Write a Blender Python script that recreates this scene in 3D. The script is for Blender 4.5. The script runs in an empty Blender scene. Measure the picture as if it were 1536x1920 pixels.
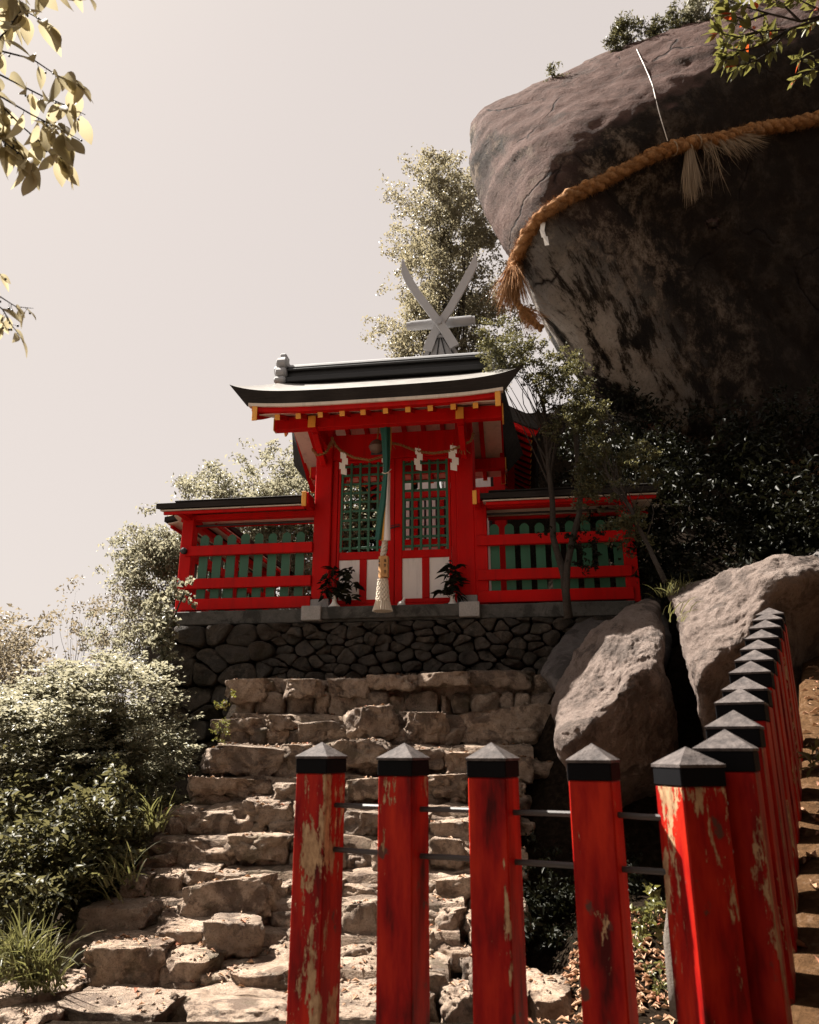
import bpy, math, random
import numpy as np
from mathutils import Vector, Matrix
from mathutils.bvhtree import BVHTree

R = math.radians
random.seed(7)
rng = np.random.default_rng(11)
scene = bpy.context.scene
COL = scene.collection

# ------------------------------------------------------------------ camera
FPX = 1430.0                       # focal length for a frame 1536 wide
PITCH = R(17.4)
EYE = 1.55
cam_d = bpy.data.cameras.new('camera')
cam_d.sensor_fit = 'HORIZONTAL'
cam_d.sensor_width = 36.0
cam_d.lens = 36.0 * FPX / 1536.0
cam_d.clip_start = 0.05
cam_d.clip_end = 3000
cam_d.dof.use_dof = True
cam_d.dof.focus_distance = 9.0
cam_d.dof.aperture_fstop = 6.5
cam = bpy.data.objects.new('camera', cam_d)
cam.location = (0, 0, EYE)
cam.rotation_euler = (R(90) + PITCH, 0, 0)
COL.objects.link(cam)
scene.camera = cam

# ------------------------------------------------------------------ sun and sky
SUN = Vector((-0.50, 0.30, 0.84)).normalized()     # direction towards the sun
sun_d = bpy.data.lights.new('sun', 'SUN')
sun_d.energy = 5.0
sun_d.angle = R(0.55)
sun_d.color = (1.0, 0.93, 0.84)
sun = bpy.data.objects.new('sun', sun_d)
sun.rotation_euler = SUN.to_track_quat('Z', 'Y').to_euler()
sun.location = SUN * 60
COL.objects.link(sun)

world = bpy.data.worlds.new('World')
scene.world = world
world.use_nodes = True
wn = world.node_tree.nodes
wl = world.node_tree.links
bg = wn['Background']
sky = wn.new('ShaderNodeTexSky')
sky.sky_type = 'NISHITA'
sky.sun_disc = False
sky.sun_elevation = math.asin(SUN.z)
sky.sun_rotation = math.atan2(SUN.x, SUN.y)
sky.air_density = 1.0
sky.dust_density = 2.0
sky.ozone_density = 1.0
hs = wn.new('ShaderNodeHueSaturation')
hs.inputs['Saturation'].default_value = 0.22
tint = wn.new('ShaderNodeMix')
tint.data_type = 'RGBA'
tint.blend_type = 'MULTIPLY'
tint.inputs[0].default_value = 1.0
tint.inputs[7].default_value = (1.0, 0.92, 0.78, 1)
wl.new(sky.outputs[0], hs.inputs['Color'])
wl.new(hs.outputs[0], tint.inputs[6])
hazy = wn.new('ShaderNodeMix')               # thin white haze evens the sky out
hazy.data_type = 'RGBA'
hazy.inputs[0].default_value = 0.88
hazy.inputs[7].default_value = (3.40, 3.04, 2.89, 1)
wl.new(tint.outputs[2], hazy.inputs[6])
wl.new(hazy.outputs[2], bg.inputs['Color'])
bg.inputs['Strength'].default_value = 0.0555

scene.view_settings.view_transform = 'Standard'
scene.view_settings.look = 'None'
scene.view_settings.exposure = 2.0
scene.view_settings.gamma = 1.0
scene.render.engine = 'CYCLES'
scene.cycles.max_bounces = 6
scene.cycles.transparent_max_bounces = 6
scene.cycles.sample_clamp_indirect = 6.0

# ------------------------------------------------------------------ helpers: geometry of the view
cp, sp = math.cos(PITCH), math.sin(PITCH)


def ray(px, py):
    xc = (px - 768) / FPX
    yc = (960 - py) / FPX
    return np.array((xc, cp - yc * sp, sp + yc * cp))


def at(px, py, Y):
    r = ray(px, py)
    k = Y / r[1]
    return np.array((r[0] * k, Y, EYE + r[2] * k))


ANG = R(8)
ORG = at(742, 1140, 10)
EX = np.array((math.cos(ANG), -math.sin(ANG), 0))
EY = np.array((math.sin(ANG), math.cos(ANG), 0))


def loc(px, py, c):
    """shrine coordinates (x right, y back, z up) of a pixel on the shrine plane y = c"""
    r = ray(px, py)
    o = np.array((0, 0, EYE)) - ORG
    k = (c - o @ EY) / (r @ EY)
    P = o + r * k
    return np.array((P @ EX, c, P[2]))


def wld(p):
    return ORG + EX * p[0] + EY * p[1] + np.array((0, 0, p[2]))


# ------------------------------------------------------------------ helpers: noise
def _h(ix, iy, iz, s):
    n = (ix * 374761393 + iy * 668265263 + iz * 2147483647 + s * 974711) & 0xFFFFFFFF
    n = ((n ^ (n >> 13)) * 1274126177) & 0xFFFFFFFF
    n = ((n ^ (n >> 16)) * 2246822519) & 0xFFFFFFFF
    return ((n ^ (n >> 15)) & 0xFFFF) / 32767.5 - 1.0


def vnoise(p, s=0):
    p = np.asarray(p, dtype=np.float64)
    i = np.floor(p).astype(np.int64)
    f = p - i
    u = f * f * f * (f * (f * 6 - 15) + 10)
    r = 0
    for dx in (0, 1):
        wx = u[..., 0] if dx else 1 - u[..., 0]
        for dy in (0, 1):
            wy = u[..., 1] if dy else 1 - u[..., 1]
            for dz in (0, 1):
                wz = u[..., 2] if dz else 1 - u[..., 2]
                r = r + wx * wy * wz * _h(i[..., 0] + dx, i[..., 1] + dy, i[..., 2] + dz, s)
    return r


def fbm(p, oct=4, s=0, gain=0.5, lac=2.07):
    a, r = 1.0, 0
    p = np.asarray(p, dtype=np.float64)
    for o in range(oct):
        r = r + a * vnoise(p, s + o * 17)
        p = p * lac
        a *= gain
    return r


# ------------------------------------------------------------------ helpers: objects
def new_mesh(name, verts, faces, mat, smooth=False):
    me = bpy.data.meshes.new(name)
    verts = np.asarray(verts, dtype=np.float32).reshape(-1, 3)
    if isinstance(faces, np.ndarray):
        nf, k = faces.shape
        me.vertices.add(len(verts))
        me.vertices.foreach_set('co', verts.ravel())
        me.loops.add(nf * k)
        me.loops.foreach_set('vertex_index', faces.astype(np.int32).ravel())
        me.polygons.add(nf)
        me.polygons.foreach_set('loop_start', np.arange(0, nf * k, k, dtype=np.int32))
        me.polygons.foreach_set('loop_total', np.full(nf, k, dtype=np.int32))
        me.update(calc_edges=True)
    else:
        me.from_pydata([tuple(map(float, v)) for v in verts], [], faces)
        me.update()
    if smooth:
        me.polygons.foreach_set('use_smooth', np.ones(len(me.polygons), dtype=bool))
    if mat:
        for m in (mat if isinstance(mat, (list, tuple)) else [mat]):
            me.materials.append(m)
    return me


def tag(o, label=None, cat=None, group=None, kind=None):
    if label: o['label'] = label
    if cat: o['category'] = cat
    if group: o['group'] = group
    if kind: o['kind'] = kind
    return o


def thing(name, label, cat, loc_=(0, 0, 0), rotz=0.0, group=None):
    o = bpy.data.objects.new(name, None)
    o.empty_display_size = 0.1
    o.location = tuple(map(float, loc_))
    o.rotation_euler = (0, 0, rotz)
    COL.objects.link(o)
    return tag(o, label, cat, group)


def put(name, me, parent=None, loc_=(0, 0, 0), rot=None, scale=None):
    o = bpy.data.objects.new(name, me)
    o.location = tuple(map(float, loc_))
    if rot is not None: o.rotation_euler = rot
    if scale is not None: o.scale = scale if hasattr(scale, '__len__') else (scale,) * 3
    COL.objects.link(o)
    if parent is not None: o.parent = parent
    return o


class MB:
    """collects shapes into one mesh"""
    def __init__(self):
        self.v, self.f = [], []

    def add(self, verts, faces):
        b = len(self.v)
        self.v.extend([tuple(map(float, q)) for q in verts])
        self.f.extend([tuple(i + b for i in fc) for fc in faces])
        return self

    def box(self, x0, x1, y0, y1, z0, z1, c=0.006, M=None):
        c = min(c, (x1 - x0) * .3, (y1 - y0) * .3, (z1 - z0) * .3)
        vs, fs = [], []
        cx, cy, cz = (x0 + x1) / 2, (y0 + y1) / 2, (z0 + z1) / 2
        hx, hy, hz = (x1 - x0) / 2, (y1 - y0) / 2, (z1 - z0) / 2
        idx = {}
        for sx in (-1, 1):
            for sy in (-1, 1):
                for sz in (-1, 1):
                    for a in range(3):
                        p = [sx * hx, sy * hy, sz * hz]
                        sg = (sx, sy, sz)
                        for b in range(3):
                            if b != a: p[b] -= sg[b] * c
                        idx[(sx, sy, sz, a)] = len(vs)
                        vs.append((p[0] + cx, p[1] + cy, p[2] + cz))
        for a in range(3):
            b, d = [(1, 2), (2, 0), (0, 1)][a]
            for s in (-1, 1):
                q = []
                for (sb, sd) in ((-1, -1), (1, -1), (1, 1), (-1, 1)):
                    g = [0, 0, 0]; g[a] = s; g[b] = sb; g[d] = sd
                    q.append(idx[(*g, a)])
                fs.append(q if s > 0 else q[::-1])
        for a in range(3):                     # edges along axis a
            b, d = [(1, 2), (2, 0), (0, 1)][a]
            for sb in (-1, 1):
                for sd in (-1, 1):
                    g0 = [0, 0, 0]; g0[a] = -1; g0[b] = sb; g0[d] = sd
                    g1 = list(g0); g1[a] = 1
                    q = [idx[(*g0, b)], idx[(*g1, b)], idx[(*g1, d)], idx[(*g0, d)]]
                    fs.append(q if sb * sd < 0 else q[::-1])
        for sx in (-1, 1):
            for sy in (-1, 1):
                for sz in (-1, 1):
                    q = [idx[(sx, sy, sz, a)] for a in range(3)]
                    fs.append(q if sx * sy * sz > 0 else q[::-1])
        if M is not None:
            vs = [tuple(M @ Vector(q)) for q in vs]
        return self.add(vs, fs)

    def beam(self, p0, p1, w, h, up=(0, 0, 1), c=0.005):
        p0, p1 = Vector(p0), Vector(p1)
        d = p1 - p0
        L = d.length
        y = d.normalized()
        x = y.cross(Vector(up)).normalized()
        z = x.cross(y)
        M = Matrix((x, y, z)).transposed().to_4x4()
        M.translation = p0
        return self.box(-w / 2, w / 2, 0, L, -h / 2, h / 2, c, M)

    def tube(self, pts, rad, n=8, cap=True):
        pts = [Vector(q) for q in pts]
        m = len(pts)
        rad = rad if hasattr(rad, '__len__') else [rad] * m
        vs, fs = [], []
        ref = Vector((0.31, 0.17, 0.93))
        for i, q in enumerate(pts):
            t = (pts[min(i + 1, m - 1)] - pts[max(i - 1, 0)])
            if t.length < 1e-9: t = Vector((0, 0, 1))
            t.normalize()
            a = ref - t * ref.dot(t)
            if a.length < 1e-3: a = Vector((1, 0, 0)) - t * t.x
            a.normalize()
            ref = a
            b = t.cross(a)
            for k in range(n):
                an = 2 * math.pi * k / n
                vs.append(q + (a * math.cos(an) + b * math.sin(an)) * rad[i])
        for i in range(m - 1):
            for k in range(n):
                k2 = (k + 1) % n
                fs.append((i * n + k, i * n + k2, (i + 1) * n + k2, (i + 1) * n + k))
        if cap:
            fs.append(tuple(range(n))[::-1])
            fs.append(tuple((m - 1) * n + k for k in range(n)))
        return self.add(vs, fs)

    def lathe(self, prof, n=16, o=(0, 0, 0)):
        vs, fs = [], []
        m = len(prof)
        for (r, z) in prof:
            for k in range(n):
                an = 2 * math.pi * k / n
                vs.append((o[0] + r * math.cos(an), o[1] + r * math.sin(an), o[2] + z))
        for i in range(m - 1):
            for k in range(n):
                k2 = (k + 1) % n
                fs.append((i * n + k, i * n + k2, (i + 1) * n + k2, (i + 1) * n + k))
        fs.append(tuple(range(n))[::-1])
        fs.append(tuple((m - 1) * n + k for k in range(n)))
        return self.add(vs, fs)

    def prism(self, poly, axis, a0, a1):
        """poly: 2-D outline; axis 0: (y,z) outline along x, 1: (x,z) along y, 2: (x,y) along z"""
        n = len(poly)
        def mk(u, v, a):
            return [(a, u, v), (u, a, v), (u, v, a)][axis]
        vs = [mk(u, v, a0) for u, v in poly] + [mk(u, v, a1) for u, v in poly]
        fs = [tuple(range(n)), tuple(range(n, 2 * n))[::-1]]
        fs += [(i, i + n, (i + 1) % n + n, (i + 1) % n) for i in range(n)]
        return self.add(vs, fs)

    def mesh(self, name, mat, smooth=False):
        me = new_mesh(name, self.v, self.f, mat, smooth)
        import bmesh
        bm = bmesh.new(); bm.from_mesh(me)
        bmesh.ops.recalc_face_normals(bm, faces=bm.faces)
        bm.to_mesh(me); bm.free()
        return me

    def obj(self, name, mat, parent=None, smooth=False, loc_=(0, 0, 0), rot=None):
        return put(name, self.mesh(name, mat, smooth), parent, loc_, rot)


def box_obj(name, mat, parent, x0, x1, y0, y1, z0, z1, c=0.006):
    return MB().box(x0, x1, y0, y1, z0, z1, c).obj(name, mat, parent)


# ------------------------------------------------------------------ materials
class NT:
    def __init__(self, name):
        self.m = bpy.data.materials.new(name)
        self.m.use_nodes = True
        self.t = self.m.node_tree
        self.b = self.t.nodes['Principled BSDF']
        self.out = self.t.nodes['Material Output']

    def n(self, typ, **kw):
        nd = self.t.nodes.new('ShaderNode' + typ)
        for k, v in kw.items(): setattr(nd, k, v)
        return nd

    def l(self, a, b): self.t.links.new(a, b)

    def pos(self, scale=(1, 1, 1), rnd=True, coord='world'):
        if coord == 'world':
            src = self.n('NewGeometry').outputs['Position']
        else:
            src = self.n('TexCoord').outputs['Object']
        mp = self.n('Mapping')
        mp.inputs['Scale'].default_value = scale
        self.l(src, mp.inputs['Vector'])
        if rnd:
            oi = self.n('ObjectInfo')
            mu = self.n('Math', operation='MULTIPLY'); mu.inputs[1].default_value = 37.0
            self.l(oi.outputs['Random'], mu.inputs[0])
            cb = self.n('CombineXYZ')
            self.l(mu.outputs[0], cb.inputs[0]); self.l(mu.outputs[0], cb.inputs[1])
            self.l(cb.outputs[0], mp.inputs['Location'])
        return mp.outputs[0]

    def noise(self, vec, scale, detail=5, rough=0.6, dist=0.0):
        nd = self.n('TexNoise')
        nd.inputs['Scale'].default_value = scale
        nd.inputs['Detail'].default_value = detail
        nd.inputs['Roughness'].default_value = rough
        nd.inputs['Distortion'].default_value = dist
        self.l(vec, nd.inputs['Vector'])
        return nd.outputs[0]

    def ramp(self, fac, stops):
        nd = self.n('ValToRGB')
        e = nd.color_ramp.elements
        while len(e) < len(stops): e.new(0.5)
        for i, (p, c) in enumerate(stops):
            e[i].position = p
            e[i].color = (c, c, c, 1) if not hasattr(c, '__len__') else (*c, 1)
        self.l(fac, nd.inputs[0])
        return nd.outputs[0]

    def mix(self, fac, a, b, mode='MIX'):
        nd = self.n('Mix', data_type='RGBA', blend_type=mode)
        for s, v in ((0, fac), (6, a), (7, b)):
            if hasattr(v, 'is_linked') or hasattr(v, 'links'):
                self.l(v, nd.inputs[s])
            elif s == 0: nd.inputs[0].default_value = v
            else: nd.inputs[s].default_value = (*v, 1)
        return nd.outputs[2]

    def bump(self, h, strength, dist=0.02, prev=None):
        nd = self.n('Bump')
        nd.inputs['Strength'].default_value = strength
        nd.inputs['Distance'].default_value = dist
        self.l(h, nd.inputs['Height'])
        if prev is not None: self.l(prev, nd.inputs['Normal'])
        return nd.outputs[0]

    def fin(self, col, rough=0.6, bump=None, metal=0.0, spec=0.5):
        if hasattr(col, 'links'): self.l(col, self.b.inputs['Base Color'])
        else: self.b.inputs['Base Color'].default_value = (*col, 1)
        if hasattr(rough, 'links'): self.l(rough, self.b.inputs['Roughness'])
        else: self.b.inputs['Roughness'].default_value = rough
        self.b.inputs['Metallic'].default_value = metal
        self.b.inputs['Specular IOR Level'].default_value = spec
        if bump is not None: self.l(bump, self.b.inputs['Normal'])
        return self.m


def painted(name, col, rough=0.42, var=0.25, bump=0.08, grime=0.0):
    t = NT(name)
    v = t.pos((1, 1, 0.35))
    n1 = t.noise(v, 3.0, 5, 0.6)
    n2 = t.noise(v, 28.0, 3, 0.6)
    dark = tuple(c * (1 - var) for c in col)
    c = t.mix(t.ramp(n1, [(0.3, 0.0), (0.7, 1.0)]), dark, col)
    c = t.mix(t.ramp(n2, [(0.66, 0.0), (0.78, 0.35)]), c, tuple(k * 0.45 + 0.01 for k in col))
    if grime:
        n3 = t.noise(t.pos((1, 1, 0.12)), 9.0, 6, 0.7)
        c = t.mix(t.ramp(n3, [(0.50, 0.0), (0.72, grime)]), c, tuple(k * 0.30 + 0.006 for k in col))
        n4 = t.noise(t.pos((1, 1, 1)), 1.1, 4, 0.6)
        c = t.mix(t.ramp(n4, [(0.40, 0.0), (0.75, grime * .8)]), c, tuple(min(1, k * 0.72 + 0.012) for k in col))
    return t.fin(c, t.ramp(n1, [(0.2, rough - .06), (0.8, rough + .14)]), t.bump(n2, bump, 0.004))


RED = painted('red_lacquer', (0.54, 0.004, 0.003), 0.55, 0.25, 0.15, 0.5)
RED.node_tree.nodes['Principled BSDF'].inputs['Specular IOR Level'].default_value = 0.12
GREEN = painted('green_paint', (0.020, 0.115, 0.058), 0.5, 0.25, 0.1, 0.45)
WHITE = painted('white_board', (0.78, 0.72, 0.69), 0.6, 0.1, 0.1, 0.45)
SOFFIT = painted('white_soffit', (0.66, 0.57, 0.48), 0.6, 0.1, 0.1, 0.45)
YELLOW = painted('yellow_paint', (0.80, 0.36, 0.045), 0.5, 0.15)
BLACK = painted('black_metal', (0.012, 0.012, 0.013), 0.5, 0.3)
GREY = painted('grey_metal', (0.30, 0.30, 0.31), 0.42, 0.2)
PALE = painted('pale_steel', (0.36, 0.36, 0.37), 0.45, 0.15)
BRONZE = painted('aged_bronze', (0.11, 0.058, 0.038), 0.45, 0.4)
CREAM = painted('cream_cord', (0.62, 0.54, 0.44), 0.85, 0.15, 0.3)
PAPER = painted('white_paper', (0.80, 0.78, 0.74), 0.8, 0.05)
WOOD = painted('pale_wood', (0.55, 0.29, 0.11), 0.6, 0.2)
CLOTH_G = painted('green_cloth', (0.006, 0.085, 0.062), 0.75, 0.2, 0.2)
CLOTH_Y = painted('yellow_cloth', (0.62, 0.30, 0.05), 0.75, 0.15, 0.2)
CLOTH_W = painted('white_cloth', (0.72, 0.67, 0.64), 0.75, 0.1, 0.2)


def mat_roof_edge():
    t = NT('cypress_bark_edge')
    v = t.pos((1.2, 1.2, 30))
    n = t.noise(v, 2.2, 6, 0.7)
    n2 = t.noise(t.pos((1, 1, 1)), 2.0, 3)
    c = t.ramp(n, [(0.25, (0.008, 0.006, 0.0055)), (0.7, (0.026, 0.021, 0.018))])
    c = t.mix(t.ramp(n2, [(0.45, 0.0), (0.7, 0.6)]), c, (0.038, 0.032, 0.028))
    return t.fin(c, 0.75, t.bump(n, 0.5, 0.02), 0, 0.2)


def mat_roof_top():
    t = NT('weathered_copper_roof')
    v = t.pos((1, 1, 1))
    n = t.noise(v, 5, 6, 0.65)
    c = t.ramp(n, [(0.3, (0.16, 0.15, 0.14)), (0.7, (0.28, 0.265, 0.245))])
    return t.fin(c, 0.4, t.bump(n, 0.25, 0.02), 0.0, 0.6)


ROOF_EDGE = mat_roof_edge()
ROOF_TOP = mat_roof_top()


def mat_post():
    t = NT('peeling_red_paint')
    v = t.pos((1, 1, 0.22))
    vf = t.pos((1, 1, 0.5))
    big = t.noise(v, 7.5, 7, 0.66, 0.3)
    oi = t.n('ObjectInfo')
    add = t.n('Math', operation='MULTIPLY_ADD')
    t.l(oi.outputs['Color'], add.inputs[0]); add.inputs[1].default_value = 0.25
    t.l(big, add.inputs[2])
    fine = t.noise(vf, 46, 5, 0.7)
    ht = t.n('Math', operation='MULTIPLY_ADD')
    t.l(fine, ht.inputs[0]); ht.inputs[1].default_value = 0.22; t.l(add.outputs[0], ht.inputs[2])
    peel = t.ramp(ht.outputs[0], [(0.768, 0.0), (0.79, 1.0)])
    mott = t.noise(v, 16, 4, 0.6)
    red = t.ramp(mott, [(0.30, (0.05, 0.002, 0.002)), (0.46, (0.23, 0.004, 0.003)), (0.72, (0.42, 0.020, 0.006))])
    lich = t.noise(t.pos((1, 1, 0.7)), 11, 4, 0.6)
    red = t.mix(t.ramp(lich, [(0.64, 0.0), (0.69, 0.85)]), red, (0.055, 0.040, 0.030))
    wood = t.ramp(fine, [(0.3, (0.16, 0.085, 0.045)), (0.7, (0.46, 0.30, 0.17))])
    c = t.mix(peel, red, wood)
    inv = t.n('Math', operation='SUBTRACT'); inv.inputs[0].default_value = 1.0
    t.l(peel, inv.inputs[1])
    b = t.bump(inv.outputs[0], 0.7, 0.004)
    b = t.bump(fine, 0.35, 0.004, b)
    return t.fin(c, t.ramp(peel, [(0.0, 0.55), (1.0, 0.85)]), b, 0, 0.10)


def mat_postcap():
    t = NT('weathered_black_cap')
    v = t.pos((1, 1, 1))
    n = t.noise(v, 30, 6, 0.7)
    c = t.ramp(n, [(0.3, (0.022, 0.018, 0.017)), (0.5, (0.055, 0.044, 0.041)), (0.75, (0.12, 0.10, 0.092))])
    return t.fin(c, 0.75, t.bump(n, 0.8, 0.008), 0, 0.25)


POST = mat_post()
CAP = mat_postcap()
BAND = painted('black_band', (0.007, 0.007, 0.008), 0.7, 0.3)
BAND.node_tree.nodes['Principled BSDF'].inputs['Specular IOR Level'].default_value = 0.04
ROD = painted('dark_iron', (0.035, 0.028, 0.026), 0.45, 0.4)


def mat_rock(name, stops, stain=None, scale=1.0, bump=0.8, warm=0.0, lichen=0.0, K=0.62, vary=0.0):
    stops = [(p_, tuple(c_ * K for c_ in col_)) for p_, col_ in stops]
    if stain: stain = tuple(c_ * K for c_ in stain)
    t = NT(name)
    v = t.pos((1, 1, 1))
    n1 = t.noise(v, 2.2 * scale, 8, 0.62, 0.2)
    n2 = t.noise(v, 14 * scale, 8, 0.72)
    n3 = t.noise(v, 70 * scale, 5, 0.7)
    m = t.n('Math', operation='MULTIPLY_ADD'); m.inputs[1].default_value = 0.55
    t.l(n2, m.inputs[0])
    h = t.n('Math', operation='MULTIPLY'); h.inputs[1].default_value = 0.45
    t.l(n1, h.inputs[0]); t.l(h.outputs[0], m.inputs[2])
    c = t.ramp(m.outputs[0], stops)
    if stain:
        s = t.noise(v, 3.4 * scale, 7, 0.68, 0.6)
        c = t.mix(t.ramp(s, [(0.50, 0.0), (0.58, 0.8)]), c, stain)
    if lichen:
        s = t.noise(v, 9.0 * scale, 6, 0.7, 0.4)
        c = t.mix(t.ramp(s, [(0.58, 0.0), (0.66, lichen)]), c, (0.22, 0.20, 0.17))
    if vary:
        oi = t.n('ObjectInfo')
        c = t.mix(t.ramp(oi.outputs['Random'], [(0.0, 0.0), (1.0, vary)]), c, (0.10 * K, 0.085 * K, 0.073 * K))
        mo = t.noise(v, 1.7, 5, 0.65)
        c = t.mix(t.ramp(mo, [(0.56, 0.0), (0.66, 0.55)]), c, (0.06 * K, 0.055 * K, 0.030 * K))
    # crystalline speckle
    c = t.mix(t.ramp(n3, [(0.34, 0.55), (0.46, 0.0)]), c, (0.025, 0.019, 0.015))
    b = t.bump(n1, min(1, bump * 0.5), 0.12)
    b = t.bump(n2, min(1, bump), 0.045 * max(1, bump) ** 2, b)
    b = t.bump(n3, min(1, bump * 0.8), 0.010 * max(1, bump) ** 2, b)
    return t.fin(c, 0.86, b, 0, 0.3)


STEP = mat_rock('step_stone', [(0.28, (0.11, 0.072, 0.050)), (0.46, (0.27, 0.195, 0.14)), (0.62, (0.42, 0.325, 0.25)), (0.8, (0.55, 0.45, 0.365))],
                stain=(0.075, 0.046, 0.031), scale=1.0, bump=1.5, lichen=0.5, vary=0.5, K=1.65)
WALLST = mat_rock('wall_stone', [(0.28, (0.05, 0.040, 0.031)), (0.5, (0.135, 0.105, 0.08)), (0.75, (0.29, 0.225, 0.165))],
                  stain=(0.035, 0.033, 0.025), scale=1.2, bump=1.3, K=0.62, vary=0.6, lichen=0.3)
LOWROCK = mat_rock('granite_rock', [(0.28, (0.13, 0.095, 0.080)), (0.48, (0.30, 0.225, 0.188)), (0.7, (0.44, 0.36, 0.315))],
                   stain=(0.11, 0.080, 0.066), scale=0.8, bump=1.4, K=0.68)
GREYROCK = mat_rock('grey_rock', [(0.28, (0.09, 0.078, 0.072)), (0.5, (0.19, 0.165, 0.155)), (0.75, (0.28, 0.25, 0.235))],
                    stain=(0.08, 0.066, 0.06), scale=0.8, bump=0.7, K=0.45)
SOIL = mat_rock('dark_soil', [(0.3, (0.025, 0.018, 0.012)), (0.5, (0.05, 0.036, 0.024)), (0.75, (0.085, 0.06, 0.04))], scale=2.0, bump=0.9)
PATHM = mat_rock('pale_path', [(0.3, (0.27, 0.225, 0.185)), (0.5, (0.38, 0.325, 0.275)), (0.75, (0.48, 0.42, 0.36))], scale=2.0, bump=0.4)
CONC = mat_rock('stained_concrete', [(0.28, (0.045, 0.044, 0.040)), (0.5, (0.12, 0.115, 0.105)), (0.75, (0.20, 0.19, 0.175))],
                stain=(0.03, 0.03, 0.026), scale=0.9, bump=0.2)
GRANITE = mat_rock('dressed_granite', [(0.3, (0.27, 0.26, 0.25)), (0.6, (0.42, 0.40, 0.385))], scale=3.0, bump=0.15, lichen=0.3, K=0.8)


EDGE0, EDGE1 = 8.9, 10.4


def mat_boulder():
    t = NT('boulder_rock')
    v = t.pos((1, 1, 1), False)
    n1 = t.noise(v, 0.55, 8, 0.62, 0.3)
    n2 = t.noise(v, 3.2, 9, 0.72, 0.2)
    n3 = t.noise(v, 22, 6, 0.72)
    base = t.ramp(n2, [(0.28, (0.034, 0.018, 0.014)), (0.5, (0.075, 0.042, 0.034)), (0.72, (0.12, 0.074, 0.062))])
    # the underside carries black water stains with pale bare patches; streaks run down along the slope
    m0 = t.n('Mapping'); m0.inputs['Rotation'].default_value = (0, R(41), 0)
    mp = t.n('Mapping'); mp.inputs['Scale'].default_value = (2.2, 1.2, 0.16)
    g = t.n('NewGeometry'); t.l(g.outputs['Position'], m0.inputs['Vector']); t.l(m0.outputs[0], mp.inputs['Vector'])
    st = t.noise(mp.outputs[0], 1.15, 12, 0.74, 0.2)
    pat = t.noise(v, 1.9, 12, 0.80, 0.15)
    # height up the rock decides between the bare crown and the stained belly
    sx = t.n('SeparateXYZ'); t.l(g.outputs['Position'], sx.inputs[0])
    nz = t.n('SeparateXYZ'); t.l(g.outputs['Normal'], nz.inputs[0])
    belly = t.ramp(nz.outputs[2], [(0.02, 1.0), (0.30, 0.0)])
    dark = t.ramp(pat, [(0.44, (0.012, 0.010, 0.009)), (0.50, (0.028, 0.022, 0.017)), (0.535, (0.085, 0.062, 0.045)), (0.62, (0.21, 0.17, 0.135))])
    str_ = t.ramp(st, [(0.43, (0.012, 0.011, 0.010)), (0.465, (0.06, 0.05, 0.04)), (0.51, (0.32, 0.285, 0.25)), (0.72, (0.48, 0.435, 0.39))])  # real streaks, their pale tone raised to paint grazing and bounced light
    ed = t.n('SeparateXYZ'); t.l(m0.outputs[0], ed.inputs[0])
    wob = t.n('Math', operation='MULTIPLY_ADD'); wob.inputs[1].default_value = 1.6
    t.l(pat, wob.inputs[0]); t.l(ed.outputs[0], wob.inputs[2])
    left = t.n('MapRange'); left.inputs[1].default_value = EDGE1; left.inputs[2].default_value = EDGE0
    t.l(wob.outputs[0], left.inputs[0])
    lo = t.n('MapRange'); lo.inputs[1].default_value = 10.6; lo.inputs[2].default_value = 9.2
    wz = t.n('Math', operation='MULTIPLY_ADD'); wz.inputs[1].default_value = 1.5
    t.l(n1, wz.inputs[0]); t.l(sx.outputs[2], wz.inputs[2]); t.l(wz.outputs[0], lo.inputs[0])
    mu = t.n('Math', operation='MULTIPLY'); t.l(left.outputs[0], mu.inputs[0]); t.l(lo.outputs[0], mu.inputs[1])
    # the flank just below the crown stays bare and brown
    hi = t.n('MapRange'); hi.inputs[1].default_value = 10.2; hi.inputs[2].default_value = 11.4
    t.l(wz.outputs[0], hi.inputs[0])
    m2 = t.n('Math', operation='MULTIPLY'); t.l(left.outputs[0], m2.inputs[0]); t.l(hi.outputs[0], m2.inputs[1])
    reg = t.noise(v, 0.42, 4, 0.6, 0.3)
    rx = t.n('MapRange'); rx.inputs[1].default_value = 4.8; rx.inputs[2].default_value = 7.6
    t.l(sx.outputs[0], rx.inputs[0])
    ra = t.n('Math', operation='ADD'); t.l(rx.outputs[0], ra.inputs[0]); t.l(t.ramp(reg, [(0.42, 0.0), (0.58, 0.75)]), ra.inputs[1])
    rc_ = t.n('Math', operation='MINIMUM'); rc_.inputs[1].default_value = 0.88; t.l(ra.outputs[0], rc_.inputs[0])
    dark = t.mix(rc_.outputs[0], dark, (0.016, 0.012, 0.0095))  # shade painted in: underside darkens to the right, over random stain regions
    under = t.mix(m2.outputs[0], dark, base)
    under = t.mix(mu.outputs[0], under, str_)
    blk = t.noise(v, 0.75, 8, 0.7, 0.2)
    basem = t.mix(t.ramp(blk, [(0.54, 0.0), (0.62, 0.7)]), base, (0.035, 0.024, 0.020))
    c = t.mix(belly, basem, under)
    c = t.mix(t.ramp(n3, [(0.34, 0.5), (0.45, 0.0)]), c, (0.02, 0.015, 0.012))
    wv = t.n('VectorMath', operation='MULTIPLY_ADD'); wv.inputs[1].default_value = (.9, .9, .9)
    nc = t.n('TexNoise'); nc.inputs['Scale'].default_value = 1.1; nc.inputs['Detail'].default_value = 6; t.l(v, nc.inputs['Vector'])
    t.l(nc.outputs['Color'], wv.inputs[0]); t.l(v, wv.inputs[2])
    vo = t.n('TexVoronoi', feature='DISTANCE_TO_EDGE'); vo.inputs['Scale'].default_value = 0.34; t.l(wv.outputs[0], vo.inputs['Vector'])
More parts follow.
